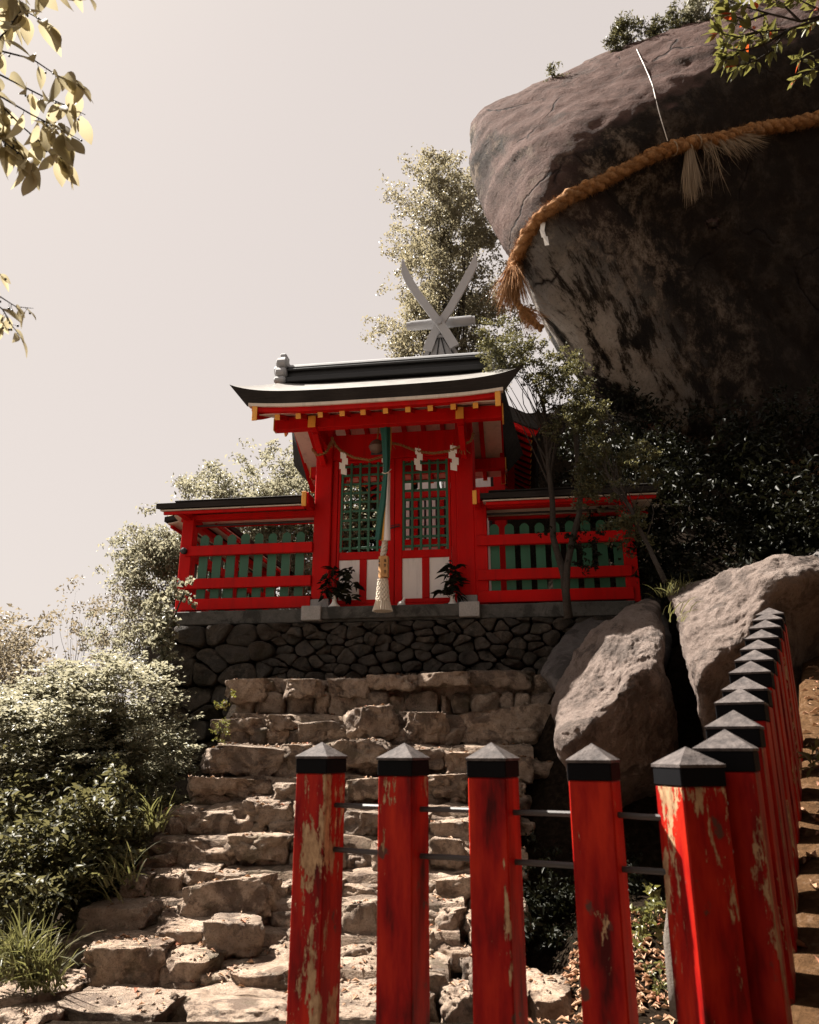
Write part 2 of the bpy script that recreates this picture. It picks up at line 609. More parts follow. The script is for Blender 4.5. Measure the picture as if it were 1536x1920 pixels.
    gate = t.ramp(t.noise(v, 0.6, 3), [(0.46, 0.0), (0.56, 1.0)])
    line = t.ramp(vo.outputs['Distance'], [(0.0, 1.0), (0.014, 0.0)])
    ck = t.n('Math', operation='MULTIPLY'); t.l(line, ck.inputs[0]); t.l(gate, ck.inputs[1])
    c = t.mix(ck.outputs[0], c, (0.012, 0.008, 0.007))
    inv = t.n('Math', operation='SUBTRACT'); inv.inputs[0].default_value = 1.0; t.l(ck.outputs[0], inv.inputs[1])
    b = t.bump(n1, 0.2, 0.4)
    b = t.bump(inv.outputs[0], 0.8, 0.05, b)
    b = t.bump(n2, 0.7, 0.12, b)
    b = t.bump(n3, 0.7, 0.025, b)
    return t.fin(c, 0.9, b, 0, 0.08)


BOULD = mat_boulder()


def mat_straw():
    t = NT('rice_straw')
    v = t.pos((1, 1, 1))
    n = t.noise(v, 34, 8, 0.78)
    n2 = t.noise(v, 3, 3)
    c = t.ramp(n, [(0.25, (0.07, 0.028, 0.010)), (0.5, (0.32, 0.145, 0.050)), (0.75, (0.55, 0.30, 0.13))])
    c = t.mix(t.ramp(n2, [(0.4, 0.0), (0.7, 0.4)]), c, (0.36, 0.24, 0.13))
    return t.fin(c, 0.9, t.bump(n, 1.0, 0.03), 0, 0.15)


STRAW = mat_straw()
STRAW_PALE = painted('pale_straw', (0.29, 0.205, 0.125), 0.85, 0.25, 0.4)


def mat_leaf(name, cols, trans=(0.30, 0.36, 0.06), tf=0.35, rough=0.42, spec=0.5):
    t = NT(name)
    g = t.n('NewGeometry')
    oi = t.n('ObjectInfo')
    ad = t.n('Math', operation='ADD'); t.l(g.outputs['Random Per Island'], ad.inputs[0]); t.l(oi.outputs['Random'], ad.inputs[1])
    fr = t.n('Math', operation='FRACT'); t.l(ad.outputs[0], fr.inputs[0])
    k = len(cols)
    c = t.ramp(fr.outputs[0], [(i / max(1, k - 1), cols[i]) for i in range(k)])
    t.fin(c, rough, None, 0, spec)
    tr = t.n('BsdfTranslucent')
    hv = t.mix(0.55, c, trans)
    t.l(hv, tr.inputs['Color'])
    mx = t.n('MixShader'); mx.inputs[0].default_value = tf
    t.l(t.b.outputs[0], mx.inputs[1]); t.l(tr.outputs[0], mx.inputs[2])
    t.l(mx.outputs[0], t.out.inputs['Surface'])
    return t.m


LEAF_A = mat_leaf('maple_leaf', [(0.080, 0.084, 0.050), (0.128, 0.127, 0.076), (0.20, 0.188, 0.125), (0.115, 0.115, 0.070)], (0.46, 0.425, 0.30), 0.48)  # colour lightened to paint in the haze over the left trees
LEAF_B = mat_leaf('oak_leaf', [(0.085, 0.082, 0.050), (0.125, 0.116, 0.070), (0.175, 0.15, 0.092), (0.135, 0.113, 0.075)], (0.46, 0.40, 0.25), 0.45, 0.40)  # lightened as well, haze on the oak put into its colour
LEAF_C = mat_leaf('evergreen_leaf', [(0.026, 0.030, 0.014), (0.050, 0.052, 0.025), (0.085, 0.080, 0.040), (0.040, 0.042, 0.02)], (0.28, 0.25, 0.10), 0.30, 0.5, 0.22)
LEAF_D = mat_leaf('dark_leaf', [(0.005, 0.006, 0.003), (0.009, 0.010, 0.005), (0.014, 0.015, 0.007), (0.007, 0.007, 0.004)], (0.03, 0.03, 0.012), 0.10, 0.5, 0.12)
LEAF_F = mat_leaf('far_leaf', [(0.13, 0.11, 0.075), (0.17, 0.145, 0.10), (0.20, 0.165, 0.115)], (0.40, 0.33, 0.22), 0.40, 0.5)  # washed-out tone paints distance haze into the leaves
LEAF_BIG = mat_leaf('cherry_leaf', [(0.19, 0.155, 0.065), (0.25, 0.205, 0.095), (0.29, 0.23, 0.11), (0.165, 0.135, 0.055)], (0.60, 0.53, 0.36), 0.60, 0.6, 0.3)
LEAF_AZ = mat_leaf('azalea_leaf', [(0.070, 0.076, 0.022), (0.095, 0.098, 0.032), (0.12, 0.115, 0.040), (0.05, 0.055, 0.018)], (0.30, 0.28, 0.07), 0.30, 0.40)
LEAF_RED = mat_leaf('red_leaf', [(0.35, 0.05, 0.012), (0.42, 0.09, 0.016), (0.30, 0.02, 0.014)], (0.6, 0.10, 0.02), 0.4, 0.45)
LEAF_LIT = mat_leaf('fallen_leaf', [(0.20, 0.10, 0.055), (0.30, 0.17, 0.10), (0.36, 0.24, 0.16), (0.22, 0.075, 0.04)], (0.3, 0.15, 0.06), 0.1, 0.7, 0.2)
GRASS = mat_leaf('grass_blade', [(0.065, 0.068, 0.024), (0.10, 0.098, 0.036), (0.14, 0.125, 0.055)], (0.26, 0.25, 0.085), 0.38, 0.45)
BARK = mat_rock('tree_bark', [(0.3, (0.035, 0.026, 0.02)), (0.5, (0.085, 0.066, 0.052)), (0.75, (0.17, 0.14, 0.115))], scale=4.0, bump=0.8)


# ------------------------------------------------------------------ terrain
STEP_PX = [1262, 1330, 1388, 1450, 1505, 1565, 1635, 1690, 1755, 1820, 1890]
STEP_Y = [9.0, 8.65, 8.3, 7.97, 7.63, 7.3, 6.95, 6.6, 6.25, 5.85, 5.4]
STEP_Z = [at(768, p, y)[2] for p, y in zip(STEP_PX, STEP_Y)]


def sstep(a, b, x):
    t = np.clip((x - a) / (b - a), 0, 1)
    return t * t * (3 - 2 * t)


F2A = np.array((0.80, 2.22)); F2D = np.array((0.485, 0.875)); F2N = np.array((0.875, -0.485))


def terrain_h(x, y):
    z = np.zeros_like(x)
    # the stair flight's bed
    ramp = np.interp(y, STEP_Y[::-1], [s - 0.62 for s in STEP_Z[::-1]], left=0.0)
    ramp = np.where(y > 9.0, ramp + (y - 9.0) * 0.6, ramp)
    z = np.where(y > 5.3, np.clip(ramp, -0.3, 2.2), z)
    # bank to the right of the steps, rising to the hillside under the boulder
    bank = 0.0 + 0.45 * np.clip(y - 5.6, 0, 0.9) + 1.7 * np.clip(y - 7.7, 0, 1.2) + 0.85 * np.clip(y - 8.9, 0, 30)
    bank = np.minimum(bank, 9.5 + 0.25 * np.clip(x - 3, 0, 20))
    xe = np.interp(y, [5, 6, 9.0, 9.5, 15, 18], [0.55, 0.75, 1.3, 3.2, 3.4, 1.0])
    wr = sstep(0.0, 0.7, x - xe)
    z = z * (1 - wr) + bank * wr * (y > 0) + z * 0
    # path beyond the side fence climbs with it
    t = (x - F2A[0]) * F2D[0] + (y - F2A[1]) * F2D[1]
    d = (x - F2A[0]) * F2N[0] + (y - F2A[1]) * F2N[1]
    side = 0.78 + 0.30 * np.clip(t, -3, 40) * 0.92
    side = np.maximum(side, 0.0) + 0.22 * np.clip(d - 0.9, 0, 12)
    ws = sstep(-0.14, 0.10, d) * sstep(-1.5, -0.6, t)
    z = z * (1 - ws) + np.maximum(side, z * sstep(5.0, 8.0, y)) * ws
    # the hill falls away to the left
    le = -2.12 - 0.20 * np.clip(6.6 - y, 0, 4)
    fall = np.clip(le - x, 0, 200)
    low = -0.2 - 1.15 * np.clip(fall, 0, 4.5) - 0.30 * np.clip(fall - 4.5, 0, 60)
    wl_ = sstep(0.0, 0.5, fall)
    z = z * (1 - wl_) + low * wl_
    # beyond the shrine the summit drops off too
    back = np.clip(y - 18, 0, 300)
    z = np.where(y > 18, z - 0.45 * np.clip(back, 0, 60), z)
    z = np.where(y < 0, np.minimum(z, 0.0) - 0.10 * np.clip(-y - 2, 0, 60), z)
    return np.clip(z, -32, 40)


def axis(lo, hi, st, far, n):
    a = np.arange(lo, hi + 1e-6, st)
    g = np.geomspace(0.4, far, n)
    return np.concatenate((lo - g[::-1], a, hi + g))


gx = axis(-9, 9, 0.12, 500, 26)
gy = axis(-3, 18, 0.12, 700, 26)
GX, GY = np.meshgrid(gx, gy, indexing='ij')
GZ = terrain_h(GX, GY)
pp = np.stack((GX, GY, GZ * 0.6), -1)
GZ = GZ + 0.035 * fbm(pp * 2.6, 3, 5) * np.where((GX > -2.4) & (GY < 5.6) & (GX < 1.5), 0.35, 1.0)
nx_, ny_ = GX.shape
ii = np.arange(nx_ * ny_).reshape(nx_, ny_)
fq = np.stack((ii[:-1, :-1], ii[1:, :-1], ii[1:, 1:], ii[:-1, 1:]), -1).reshape(-1, 4)


def mat_ground():
    t = NT('hillside_ground')
    v = t.pos((1, 1, 1), False)
    n1 = t.noise(v, 1.3, 7, 0.65); n2 = t.noise(v, 18, 7, 0.7); n3 = t.noise(v, 90, 3, 0.7)
    soil = t.ramp(n2, [(0.3, (0.007, 0.005, 0.0035)), (0.5, (0.016, 0.011, 0.007)), (0.7, (0.036, 0.025, 0.017))])
    pale = t.ramp(n2, [(0.3, (0.12, 0.095, 0.075)), (0.7, (0.22, 0.185, 0.155))])
    g = t.n('NewGeometry'); s = t.n('SeparateXYZ'); t.l(g.outputs['Position'], s.inputs[0])
    yy = t.n('MapRange'); yy.inputs[1].default_value = 5.30; yy.inputs[2].default_value = 5.45
    ad = t.n('Math', operation='MULTIPLY_ADD'); ad.inputs[1].default_value = 0.5
    t.l(n1, ad.inputs[0]); t.l(s.outputs[1], ad.inputs[2]); t.l(ad.outputs[0], yy.inputs[0])
    c = t.mix(yy.outputs[0], pale, soil)
    px_ = t.n('MapRange'); px_.inputs[1].default_value = 1.0; px_.inputs[2].default_value = 1.25
    dd = t.n('VectorMath', operation='DOT_PRODUCT'); dd.inputs[1].default_value = (0.875, -0.485, 0)
    t.l(g.outputs['Position'], dd.inputs[0])
    px_.inputs[1].default_value = 0.875 * 0.80 - 0.485 * 2.22 - .10; px_.inputs[2].default_value = 0.875 * 0.80 - 0.485 * 2.22 + .05
    t.l(dd.outputs['Value'], px_.inputs[0])
    brown = t.ramp(n2, [(0.3, (0.04, 0.022, 0.011)), (0.55, (0.10, 0.054, 0.026)), (0.75, (0.19, 0.13, 0.09))])
    c = t.mix(px_.outputs[0], c, brown)
    b = t.bump(n2, 0.9, 0.06); b = t.bump(n3, 0.7, 0.012, b)
    return t.fin(c, 0.95, b, 0, 0.03)


ground = put('ground', new_mesh('ground', np.stack((GX, GY, GZ), -1), fq, mat_ground(), True))
tag(ground, kind='structure')
TER = BVHTree.FromPolygons([tuple(q) for q in np.stack((GX, GY, GZ), -1).reshape(-1, 3).tolist()], fq.tolist())


def ground_z(x, y):
    h = TER.ray_cast(Vector((x, y, 60)), Vector((0, 0, -1)))
    return h[0].z if h[0] is not None else 0.0


# ------------------------------------------------------------------ large rocks
def resample(pts, n, closed=True):
    p = np.array(pts, float)
    if closed: p = np.vstack((p, p[:1]))
    d = np.concatenate(([0], np.cumsum(np.linalg.norm(np.diff(p, axis=0), axis=1))))
    t = np.linspace(0, d[-1], n, endpoint=not closed)
    q = np.stack([np.interp(t, d, p[:, k]) for k in range(p.shape[1])], -1)
    for _ in range(max(1, n // 60)):
        if closed: q = (np.roll(q, 1, 0) + 2 * q + np.roll(q, -1, 0)) / 4
        else: q[1:-1] = (q[:-2] + 2 * q[1:-1] + q[2:]) / 4
    return q


def sdist(p, line):
    """signed distance of points to a polyline, positive on its left-hand (image-up) side"""
    line = np.array(line, float)
    best = np.full(len(p), 1e18); sg = np.zeros(len(p))
    for a, b in zip(line[:-1], line[1:]):
        ab = b - a
        t = np.clip(((p - a) @ ab) / (ab @ ab), 0, 1)
        d = p - (a + t[:, None] * ab)
        dd = (d ** 2).sum(1)
        cr = ab[0] * (p[:, 1] - a[1]) - ab[1] * (p[:, 0] - a[0])
        m = dd < best - 1e-9
        best = np.where(m, dd, best); sg = np.where(m, np.sign(cr), sg)
    return np.sqrt(best) * sg


def rock_form(contour, ridge, centre, Y0, k_up, k_dn, back, rim, nt=220, nr=48, seed=0, amps=((0.6, .12), (2.2, .05), (7, .018)), shear=(0, 0), soft=0.35, flip=1):
    C = resample(contour, nt)
    c = np.array(centre, float)
    th = np.linspace(0, 1, nr)
    rr = np.sin(th * math.pi / 2)
    rr[0] = 0.02
    def depth(p, r):
        s = flip * sdist(p, ridge)
        a, b = k_up * s, -k_dn * s
        m = np.maximum(a, b)
        y = m + soft * np.log(np.exp((a - m) / soft) + np.exp((b - m) / soft)) - soft * math.log(2)
        y = Y0 + y + shear[0] * (p[:, 0] - c[0]) + shear[1] * (p[:, 1] - c[1])
        return y + rim * (1 - np.sqrt(np.clip(1 - r ** 6, 0, 1)))
    rings = []
    for r in rr:
        p = c + (C - c) * r
        y = depth(p, np.full(nt, r))
        rings.append(np.array([at(q[0], q[1], yy) for q, yy in zip(p, y)]))
    yr = depth(C, np.ones(nt))
    nb = nr // 2
    for j in range(1, nb + 1):
        r = math.cos(j / nb * math.pi / 2)
        r = max(r, 0.02)
        p = c + (C - c) * r
        ym = yr * r + yr.mean() * (1 - r)
        y = ym + back * math.sin(j / nb * math.pi / 2)
        rings.append(np.array([at(q[0], q[1], yy) for q, yy in zip(p, y)]))
    V = np.concatenate(rings)
    m = len(rings)
    i = np.arange(m * nt).reshape(m, nt)
    j = np.roll(i, -1, 1)
    F = np.stack((i[:-1], i[1:], j[1:], j[:-1]), -1).reshape(-1, 4)
    ctr = V.mean(0)
    d = V - ctr
    d /= np.linalg.norm(d, axis=1, keepdims=True) + 1e-9
    disp = 0
    for k, (fr, am) in enumerate(amps):
        n = fbm(V * fr + seed, 4, seed + k * 7)
        if k == 1: n = -np.abs(n) * 1.6 + 0.5
        disp = disp + am * n
    V = V + d * disp[:, None]
    # caps
    V = np.vstack((V, rings[0].mean(0), rings[-1].mean(0)))
    tri0 = np.stack((i[0], j[0], np.full(nt, m * nt)), -1)
    tri1 = np.stack((j[-1], i[-1], np.full(nt, m * nt + 1)), -1)
    faces = [tuple(q) for q in F.tolist()] + [tuple(q) for q in tri0.tolist()] + [tuple(q) for q in tri1.tolist()]
    return V, faces


def rock(name, label, mat, base, *a, **k):
    V, F = rock_form(*a, **k)
    b = np.array(base, float)
    me = new_mesh(name, V - b, F, mat, True)
    import bmesh
    bm = bmesh.new(); bm.from_mesh(me); bmesh.ops.recalc_face_normals(bm, faces=bm.faces); bm.to_mesh(me); bm.free()
    o = put(name, me, None, b)
    tag(o, label, 'boulder')
    return o, BVHTree.FromPolygons([tuple(q) for q in V.tolist()], F)


BC = [(884, 275), (889, 222), (930, 192), (1000, 160), (1090, 122), (1180, 84), (1260, 56), (1345, 30), (1450, -10), (1600, -60), (1800, -90), (2000, 40),
      (2060, 300), (2040, 560), (1960, 760), (1800, 860), (1600, 890), (1440, 880), (1330, 865), (1240, 828), (1175, 792), (1115, 748), (1072, 690), (1040, 640),
      (1012, 585), (985, 525), (955, 478), (925, 432), (902, 385), (888, 330)]
BR = [(2300, -60), (1700, -40), (1480, 30), (1340, 105), (1220, 185), (1110, 243), (1058, 290), (1030, 350), (1008, 420), (975, 478), (940, 520), (880, 600)]
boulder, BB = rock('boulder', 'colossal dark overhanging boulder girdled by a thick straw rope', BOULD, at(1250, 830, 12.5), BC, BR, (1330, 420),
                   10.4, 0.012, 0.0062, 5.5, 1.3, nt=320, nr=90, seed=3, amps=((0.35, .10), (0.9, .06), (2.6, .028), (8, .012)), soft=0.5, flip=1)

LC = [(1028, 1325), (1040, 1285), (1075, 1235), (1108, 1192), (1150, 1162), (1174, 1140), (1210, 1122), (1236, 1128), (1244, 1190), (1246, 1250), (1262, 1330), (1270, 1420), (1230, 1500),
      (1150, 1530), (1080, 1490), (1048, 1400)]
LR = [(1300, 1225), (1246, 1248), (1190, 1262), (1160, 1305), (1125, 1345), (1085, 1372), (1050, 1400), (1000, 1420)]
rk1, RB1 = rock('boulder', 'rounded brown rock lit by the sun between the steps and the split rock', LOWROCK, at(1150, 1500, 7.2), LC, LR, (1160, 1300),
                6.95, 0.0085, 0.0055, 1.1, 0.28, nt=260, nr=84, seed=21, amps=((1.0, .07), (2.2, .025), (7, .018), (20, .008)), soft=0.10, flip=1)
RC = [(1247, 1112), (1290, 1088), (1345, 1074), (1400, 1062), (1450, 1050), (1500, 1052), (1580, 1060), (1640, 1120), (1660, 1300), (1560, 1430), (1420, 1440), (1330, 1390), (1296, 1290), (1280, 1230), (1268, 1160)]
RR = [(1700, 1100), (1520, 1070), (1440, 1110), (1405, 1190), (1345, 1232), (1292, 1288), (1265, 1330)]
rk2, RB2 = rock('boulder', 'split rock with a grass tuft at its top left corner above the post caps', LOWROCK, at(1400, 1420, 7.0), RC, RR, (1380, 1220),
                6.55, 0.0070, 0.0060, 1.5, 0.22, nt=260, nr=84, seed=44, amps=((0.9, .06), (2.4, .035), (7, .020), (20, .009)), soft=0.10, flip=1)
GC = [(1015, 1262), (1040, 1222), (1065, 1185), (1100, 1140), (1140, 1118), (1190, 1112), (1240, 1120), (1260, 1200), (1230, 1300), (1150, 1340), (1060, 1320)]
GR = [(1290, 1330), (1180, 1340), (1090, 1345), (1000, 1340)]
rk3, RB3 = rock('boulder', 'smooth grey rock in the shade behind the sunlit brown rock', GREYROCK, at(1120, 1330, 8.7), GC, GR, (1140, 1230),
                8.0, 0.0085, 0.004, 1.2, 0.25, nt=150, nr=40, seed=71, amps=((0.8, .05), (2.2, .03), (8, .010)), soft=0.2, flip=1)
HC = [(1330, 1120), (1380, 1082), (1450, 1060), (1536, 1034), (1640, 1000), (1760, 1010), (1820, 1150), (1760, 1320), (1560, 1340), (1420, 1300), (1340, 1210)]
HR = [(1900, 1090), (1640, 1060), (1536, 1075), (1420, 1110), (1330, 1150)]
rk4, RB4 = rock('boulder', 'long grey rock shelf in shade running off behind the topmost fence posts', GREYROCK, at(1500, 1320, 8.5), HC, HR, (1540, 1180),
                7.7, 0.012, 0.004, 1.6, 0.3, nt=150, nr=40, seed=93, amps=((0.8, .06), (2.2, .05), (8, .012)), soft=0.15, flip=1)


# ------------------------------------------------------------------ stones
def cube_template(n):
    idx, V, F = {}, [], []
    def vid(i, j, k):
        key = (i, j, k)
        if key not in idx:
            idx[key] = len(V)
            V.append((2 * i / n - 1, 2 * j / n - 1, 2 * k / n - 1))
        return idx[key]
    for a in range(3):
        for s in (0, n):
            for u in range(n):
                for v in range(n):
                    q = []
                    for (du, dv) in ((0, 0), (1, 0), (1, 1), (0, 1)):
                        c = [0, 0, 0]; c[a] = s; c[(a + 1) % 3] = u + du; c[(a + 2) % 3] = v + dv
                        q.append(vid(*c))
                    F.append(q if s else q[::-1])
    return np.array(V, float), np.array(F, np.int32)


TPL = {n: cube_template(n) for n in (4, 6, 9, 13, 18, 24)}


def stone_mesh(w, d, h, seed, mat, n=9, power=5.0, chops=5, amp=0.03, flat=False):
    r = np.random.default_rng(seed)
    V, F = TPL[n]
    p = np.sign(V) * np.abs(V) ** 0.9
    nrm = (np.abs(p) ** power).sum(1) ** (1 / power)
    p = p / nrm[:, None]
    for _ in range(chops):
        nv = r.normal(size=3); nv[2] = abs(nv[2]) * 0.6 - 0.3; nv /= np.linalg.norm(nv)
        c = r.uniform(0.62, 0.98) * np.abs(nv).sum() * 0.86
        ex = np.clip(p @ nv - c, 0, None)
        p = p - ex[:, None] * nv
    q = p * np.array((w / 2, d / 2, h / 2))
    nn = p / np.linalg.norm(p, axis=1, keepdims=True)
    o = r.uniform(0, 90, 3)
    s = min(w, d, h)
    n1 = fbm(q * (1.1 / max(s, 0.12)) + o, 3, seed % 97)
    n2 = fbm(q * 6 + o, 3, seed % 89)
    n3 = fbm(q * 17 + o, 3, seed % 83)
    q = q + nn * (amp * n1 + amp * 0.75 * (0.35 - np.abs(n2)) + amp * 0.60 * n3)[:, None]
    if flat:                                   # worn flat on top, split face in front
        zt = h * .36 + q[:, 0] * r.normal() * .05 + q[:, 1] * r.normal() * .05
        q[:, 2] = np.where(q[:, 2] > zt, zt + (q[:, 2] - zt) * .18, q[:, 2])
        yf = -d * .40 + q[:, 0] * r.normal() * .10 + q[:, 2] * r.normal() * .10
        q[:, 1] = np.where(q[:, 1] < yf, yf + (q[:, 1] - yf) * .35, q[:, 1])
    return new_mesh('stone', q, F, mat, True)


# ------------------------------------------------------------------ stone steps
stair = thing('stone_steps', 'steep flight of rough stone steps climbing to the red shrine', 'steps', (-0.3, 5.4, 0.0))
ST0 = np.array(stair.location)
nstone = 0


def step_stone(k, x0, x1, ytop, hpx, dY=0.0, depth=0.55, n=13, amp=0.032, tilt=0.0, mat=None, power=5.0):
    global nstone
    Y = STEP_Y[k] + dY
    a = at(x0, ytop, Y); b = at(x1, ytop, Y); c = at(x0, ytop + hpx, Y)
    w, h = (b[0] - a[0]) * 1.01, a[2] - c[2]
    nstone += 1
    me = stone_mesh(w, depth, h, 500 + nstone, mat or STEP, n, power, 9, amp * min(1.0, 0.5 + h * 2), True)
    o = put('stone', me, stair, np.array(((a[0] + b[0]) / 2, Y + depth / 2, a[2] - h / 2)) - ST0,
            (random.uniform(-.06, .06), tilt + random.uniform(-.06, .06), random.uniform(-.13, .13)))
    return o


rows = {
 0: [(425, 527, 1272, 44), (525, 606, 1266, 40), (605, 692, 1264, 42), (690, 790, 1262, 32), (788, 880, 1258, 30), (878, 1012, 1253, 34), (1000, 1056, 1260, 58)],
 1: [(402, 492, 1343, 30), (488, 562, 1335, 36), (560, 664, 1338, 66), (655, 748, 1318, 72), (744, 835, 1324, 80), (828, 1040, 1318, 92)],
 2: [(366, 522, 1392, 62), (522, 600, 1386, 66), (598, 735, 1382, 54), (730, 830, 1402, 50), (828, 900, 1408, 50), (898, 1010, 1414, 52)],
 3: [(334, 505, 1455, 38), (500, 592, 1462, 52), (588, 655, 1452, 40), (650, 735, 1456, 44), (730, 812, 1452, 46), (808, 882, 1450, 48), (880, 985, 1462, 52)],
 4: [(296, 458, 1512, 58), (454, 548, 1498, 64), (546, 604, 1502, 52), (600, 652, 1510, 50), (648, 712, 1518, 56), (708, 812, 1516, 54), (806, 884, 1534, 52), (880, 980, 1520, 60)],
 5: [(240, 424, 1572, 66), (418, 556, 1564, 46), (552, 652, 1570, 60), (645, 712, 1592, 74), (705, 812, 1578, 60), (806, 884, 1570, 66), (880, 960, 1580, 80)],
 6: [(212, 275, 1634, 58), (268, 335, 1630, 66), (330, 404, 1634, 26), (400, 452, 1640, 24), (500, 556, 1664, 70), (548, 645, 1650, 70), (638, 712, 1662, 64), (705, 812, 1660, 70), (806, 890, 1640, 90)],
 7: [(142, 285, 1692, 68), (480, 545, 1752, 62), (545, 640, 1722, 66), (636, 712, 1690, 92), (708, 812, 1720, 70), (808, 876, 1698, 100)],
 8: [(74, 182, 1758, 80), (268, 372, 1728, 40), (364, 482, 1728, 78), (545, 650, 1790, 80), (640, 712, 1778, 90), (706, 812, 1786, 90), (806, 870, 1800, 90)],
 9: [(128, 285, 1774, 122), (262, 405, 1790, 120), (395, 545, 1812, 112), (545, 700, 1846, 90), (700, 830, 1850, 90)],
}
for k, lst in rows.items():
    for (x0, x1, yt, hp) in lst:
        big = (x1 - x0) * (0.006) > 0.7
        step_stone(k, x0 + random.uniform(-4, 4), x1, yt + random.uniform(-4, 4), hp, random.uniform(-.10, .10), depth=0.50 if k < 8 else 0.75, n=24 if (x1 - x0) > 80 else 18,
                   amp=random.uniform(.036, .056), power=random.uniform(4, 10))
# the big tilted slab, the low kerb stones and the paving at the foot
step_stone(7, 312, 535, 1650, 82, 0.0, depth=0.62, n=24, amp=0.05, tilt=-0.14)
step_stone(9, -60, 118, 1858, 90, -0.25, depth=0.6, n=18, amp=0.045)
step_stone(9, -50, 45, 1806, 70, 0.1, depth=0.5, n=18, amp=0.04)
step_stone(10, 80, 335, 1899, 50, -0.12, depth=0.62, n=24, amp=0.036)
step_stone(10, 325, 548, 1907, 50, -0.16, depth=0.62, n=24, amp=0.036)
step_stone(10, 540, 760, 1910, 50, -0.12, depth=0.62, n=24, amp=0.036)
step_stone(10, -90, 75, 1916, 50, -0.25, depth=0.6, n=24, amp=0.04)
step_stone(10, 985, 1090, 1862, 70, 0.25, depth=0.7, n=18, amp=0.03)
# smaller stones packed under the slabs
for k in range(0, 10):
    zt = STEP_Z[k] - (0.20 if k < 4 else 0.16)
    zb = STEP_Z[k + 1] - 0.06
    xl = at([430, 405, 372, 345, 300, 245, 215, 150, 90, 130][k], STEP_PX[k], STEP_Y[k])[0] + 0.05
    xr = at([1010, 1030, 1005, 985, 980, 960, 890, 876, 870, 830][k], STEP_PX[k], STEP_Y[k])[0]
    x = xl
    while x < xr:
        w = random.uniform(0.16, 0.42)
        h = max(0.12, zt - zb) * random.uniform(0.85, 1.1)
        nstone += 1
        me = stone_mesh(w, 0.36, h, 900 + nstone, STEP, 9, 4.5, 5, 0.022)
        put('stone', me, stair, np.array((x + w / 2, STEP_Y[k] + 0.28 + random.uniform(-.03, .05), (zt + zb) / 2 + random.uniform(-.02, .02))) - ST0,
            (random.uniform(-.1, .1), random.uniform(-.12, .12), random.uniform(-.1, .1)))
        x += w * 0.96
# loose stones along the right-hand edge of the flight
for (k, x0, x1, yt, hp, dY) in ((5, 955, 1000, 1590, 60, -.1), (6, 885, 950, 1650, 70, -.05), (6, 940, 990, 1690, 60, -.2), (7, 872, 935, 1720, 80, -.1), (7, 925, 985, 1770, 70, -.35), (8, 866, 930, 1800, 80, -.1),
                                (9, 826, 900, 1862, 70, -.1), (9, 895, 985, 1835, 60, -.25)):
    step_stone(k, x0, x1, yt, hp, dY, depth=.42, n=18, amp=.045, power=4.5)
# earth and mortar that fills between and behind the stones
mb = MB()
for k in range(0, 11):
    xl = at([440, 415, 385, 350, 310, 258, 225, 155, 90, 100, 80][k], STEP_PX[k], STEP_Y[k])[0] + 0.06
    xr = at([1050, 1040, 1010, 990, 985, 965, 892, 880, 872, 850, 800][k], STEP_PX[k], STEP_Y[k])[0] - 0.02
    y1 = STEP_Y[k - 1] + 0.55 if k else 10.0
    nxs = 40
    V, F = [], []
    for r_ in range(5):
        yy = [STEP_Y[k] + 0.30, STEP_Y[k] + 0.26, STEP_Y[k] + 0.28, (STEP_Y[k] + y1) / 2, y1][r_]
        zz = [STEP_Z[k] - 0.9, STEP_Z[k] - 0.35, STEP_Z[k] - 0.055, STEP_Z[k] - 0.035, STEP_Z[k] - 0.03][r_]
        for i in range(nxs):
            X = xl + (xr - xl) * i / (nxs - 1)
            e = fbm(np.array((X * 3.1, yy * 3.1, k * 1.7)), 4, 3)
            V.append((X - ST0[0], yy - ST0[1] + 0.05 * e, zz + 0.035 * e))
    for r_ in range(4):
        for i in range(nxs - 1):
            F.append((r_ * nxs + i, r_ * nxs + i + 1, (r_ + 1) * nxs + i + 1, (r_ + 1) * nxs + i))
    mb.add(V, F)
put('mortar_bed', new_mesh('mortar_bed', mb.v, mb.f, STEP, True), stair)

# ------------------------------------------------------------------ retaining wall under the shrine
wall = thing('retaining_wall', 'dark rubble stone wall with a concrete sill under the shrine', 'wall', wld((0, -0.1, -2.6)), -ANG)
WB = np.array((0, -0.1, -2.6))
BATTER = 0.13


def clip_poly(poly, p, n):
    out = []
    m = len(poly)
    for i in range(m):
        a, b = poly[i], poly[(i + 1) % m]
        da, db = (a - p) @ n, (b - p) @ n
        if da <= 0: out.append(a)
        if da * db < 0: out.append(a + (b - a) * (da / (da - db)))
    return out


def rubble(seeds, bounds, asp):
    S = np.array(seeds)
    for i, s in enumerate(S):
        poly = [np.array(q, float) for q in ((bounds[0], bounds[2]), (bounds[1], bounds[2]), (bounds[1], bounds[3]), (bounds[0], bounds[3]))]
        d = ((S - s) * np.array((1, asp))) ** 2
        for j in np.argsort(d.sum(1))[1:16]:
            mid = (S[j] + s) / 2
            nn = (S[j] - s) * np.array((1, asp * asp))
            poly = clip_poly(poly, mid, nn / np.linalg.norm(nn))
            if len(poly) < 3: break
        if len(poly) >= 3: yield s, np.array(poly)


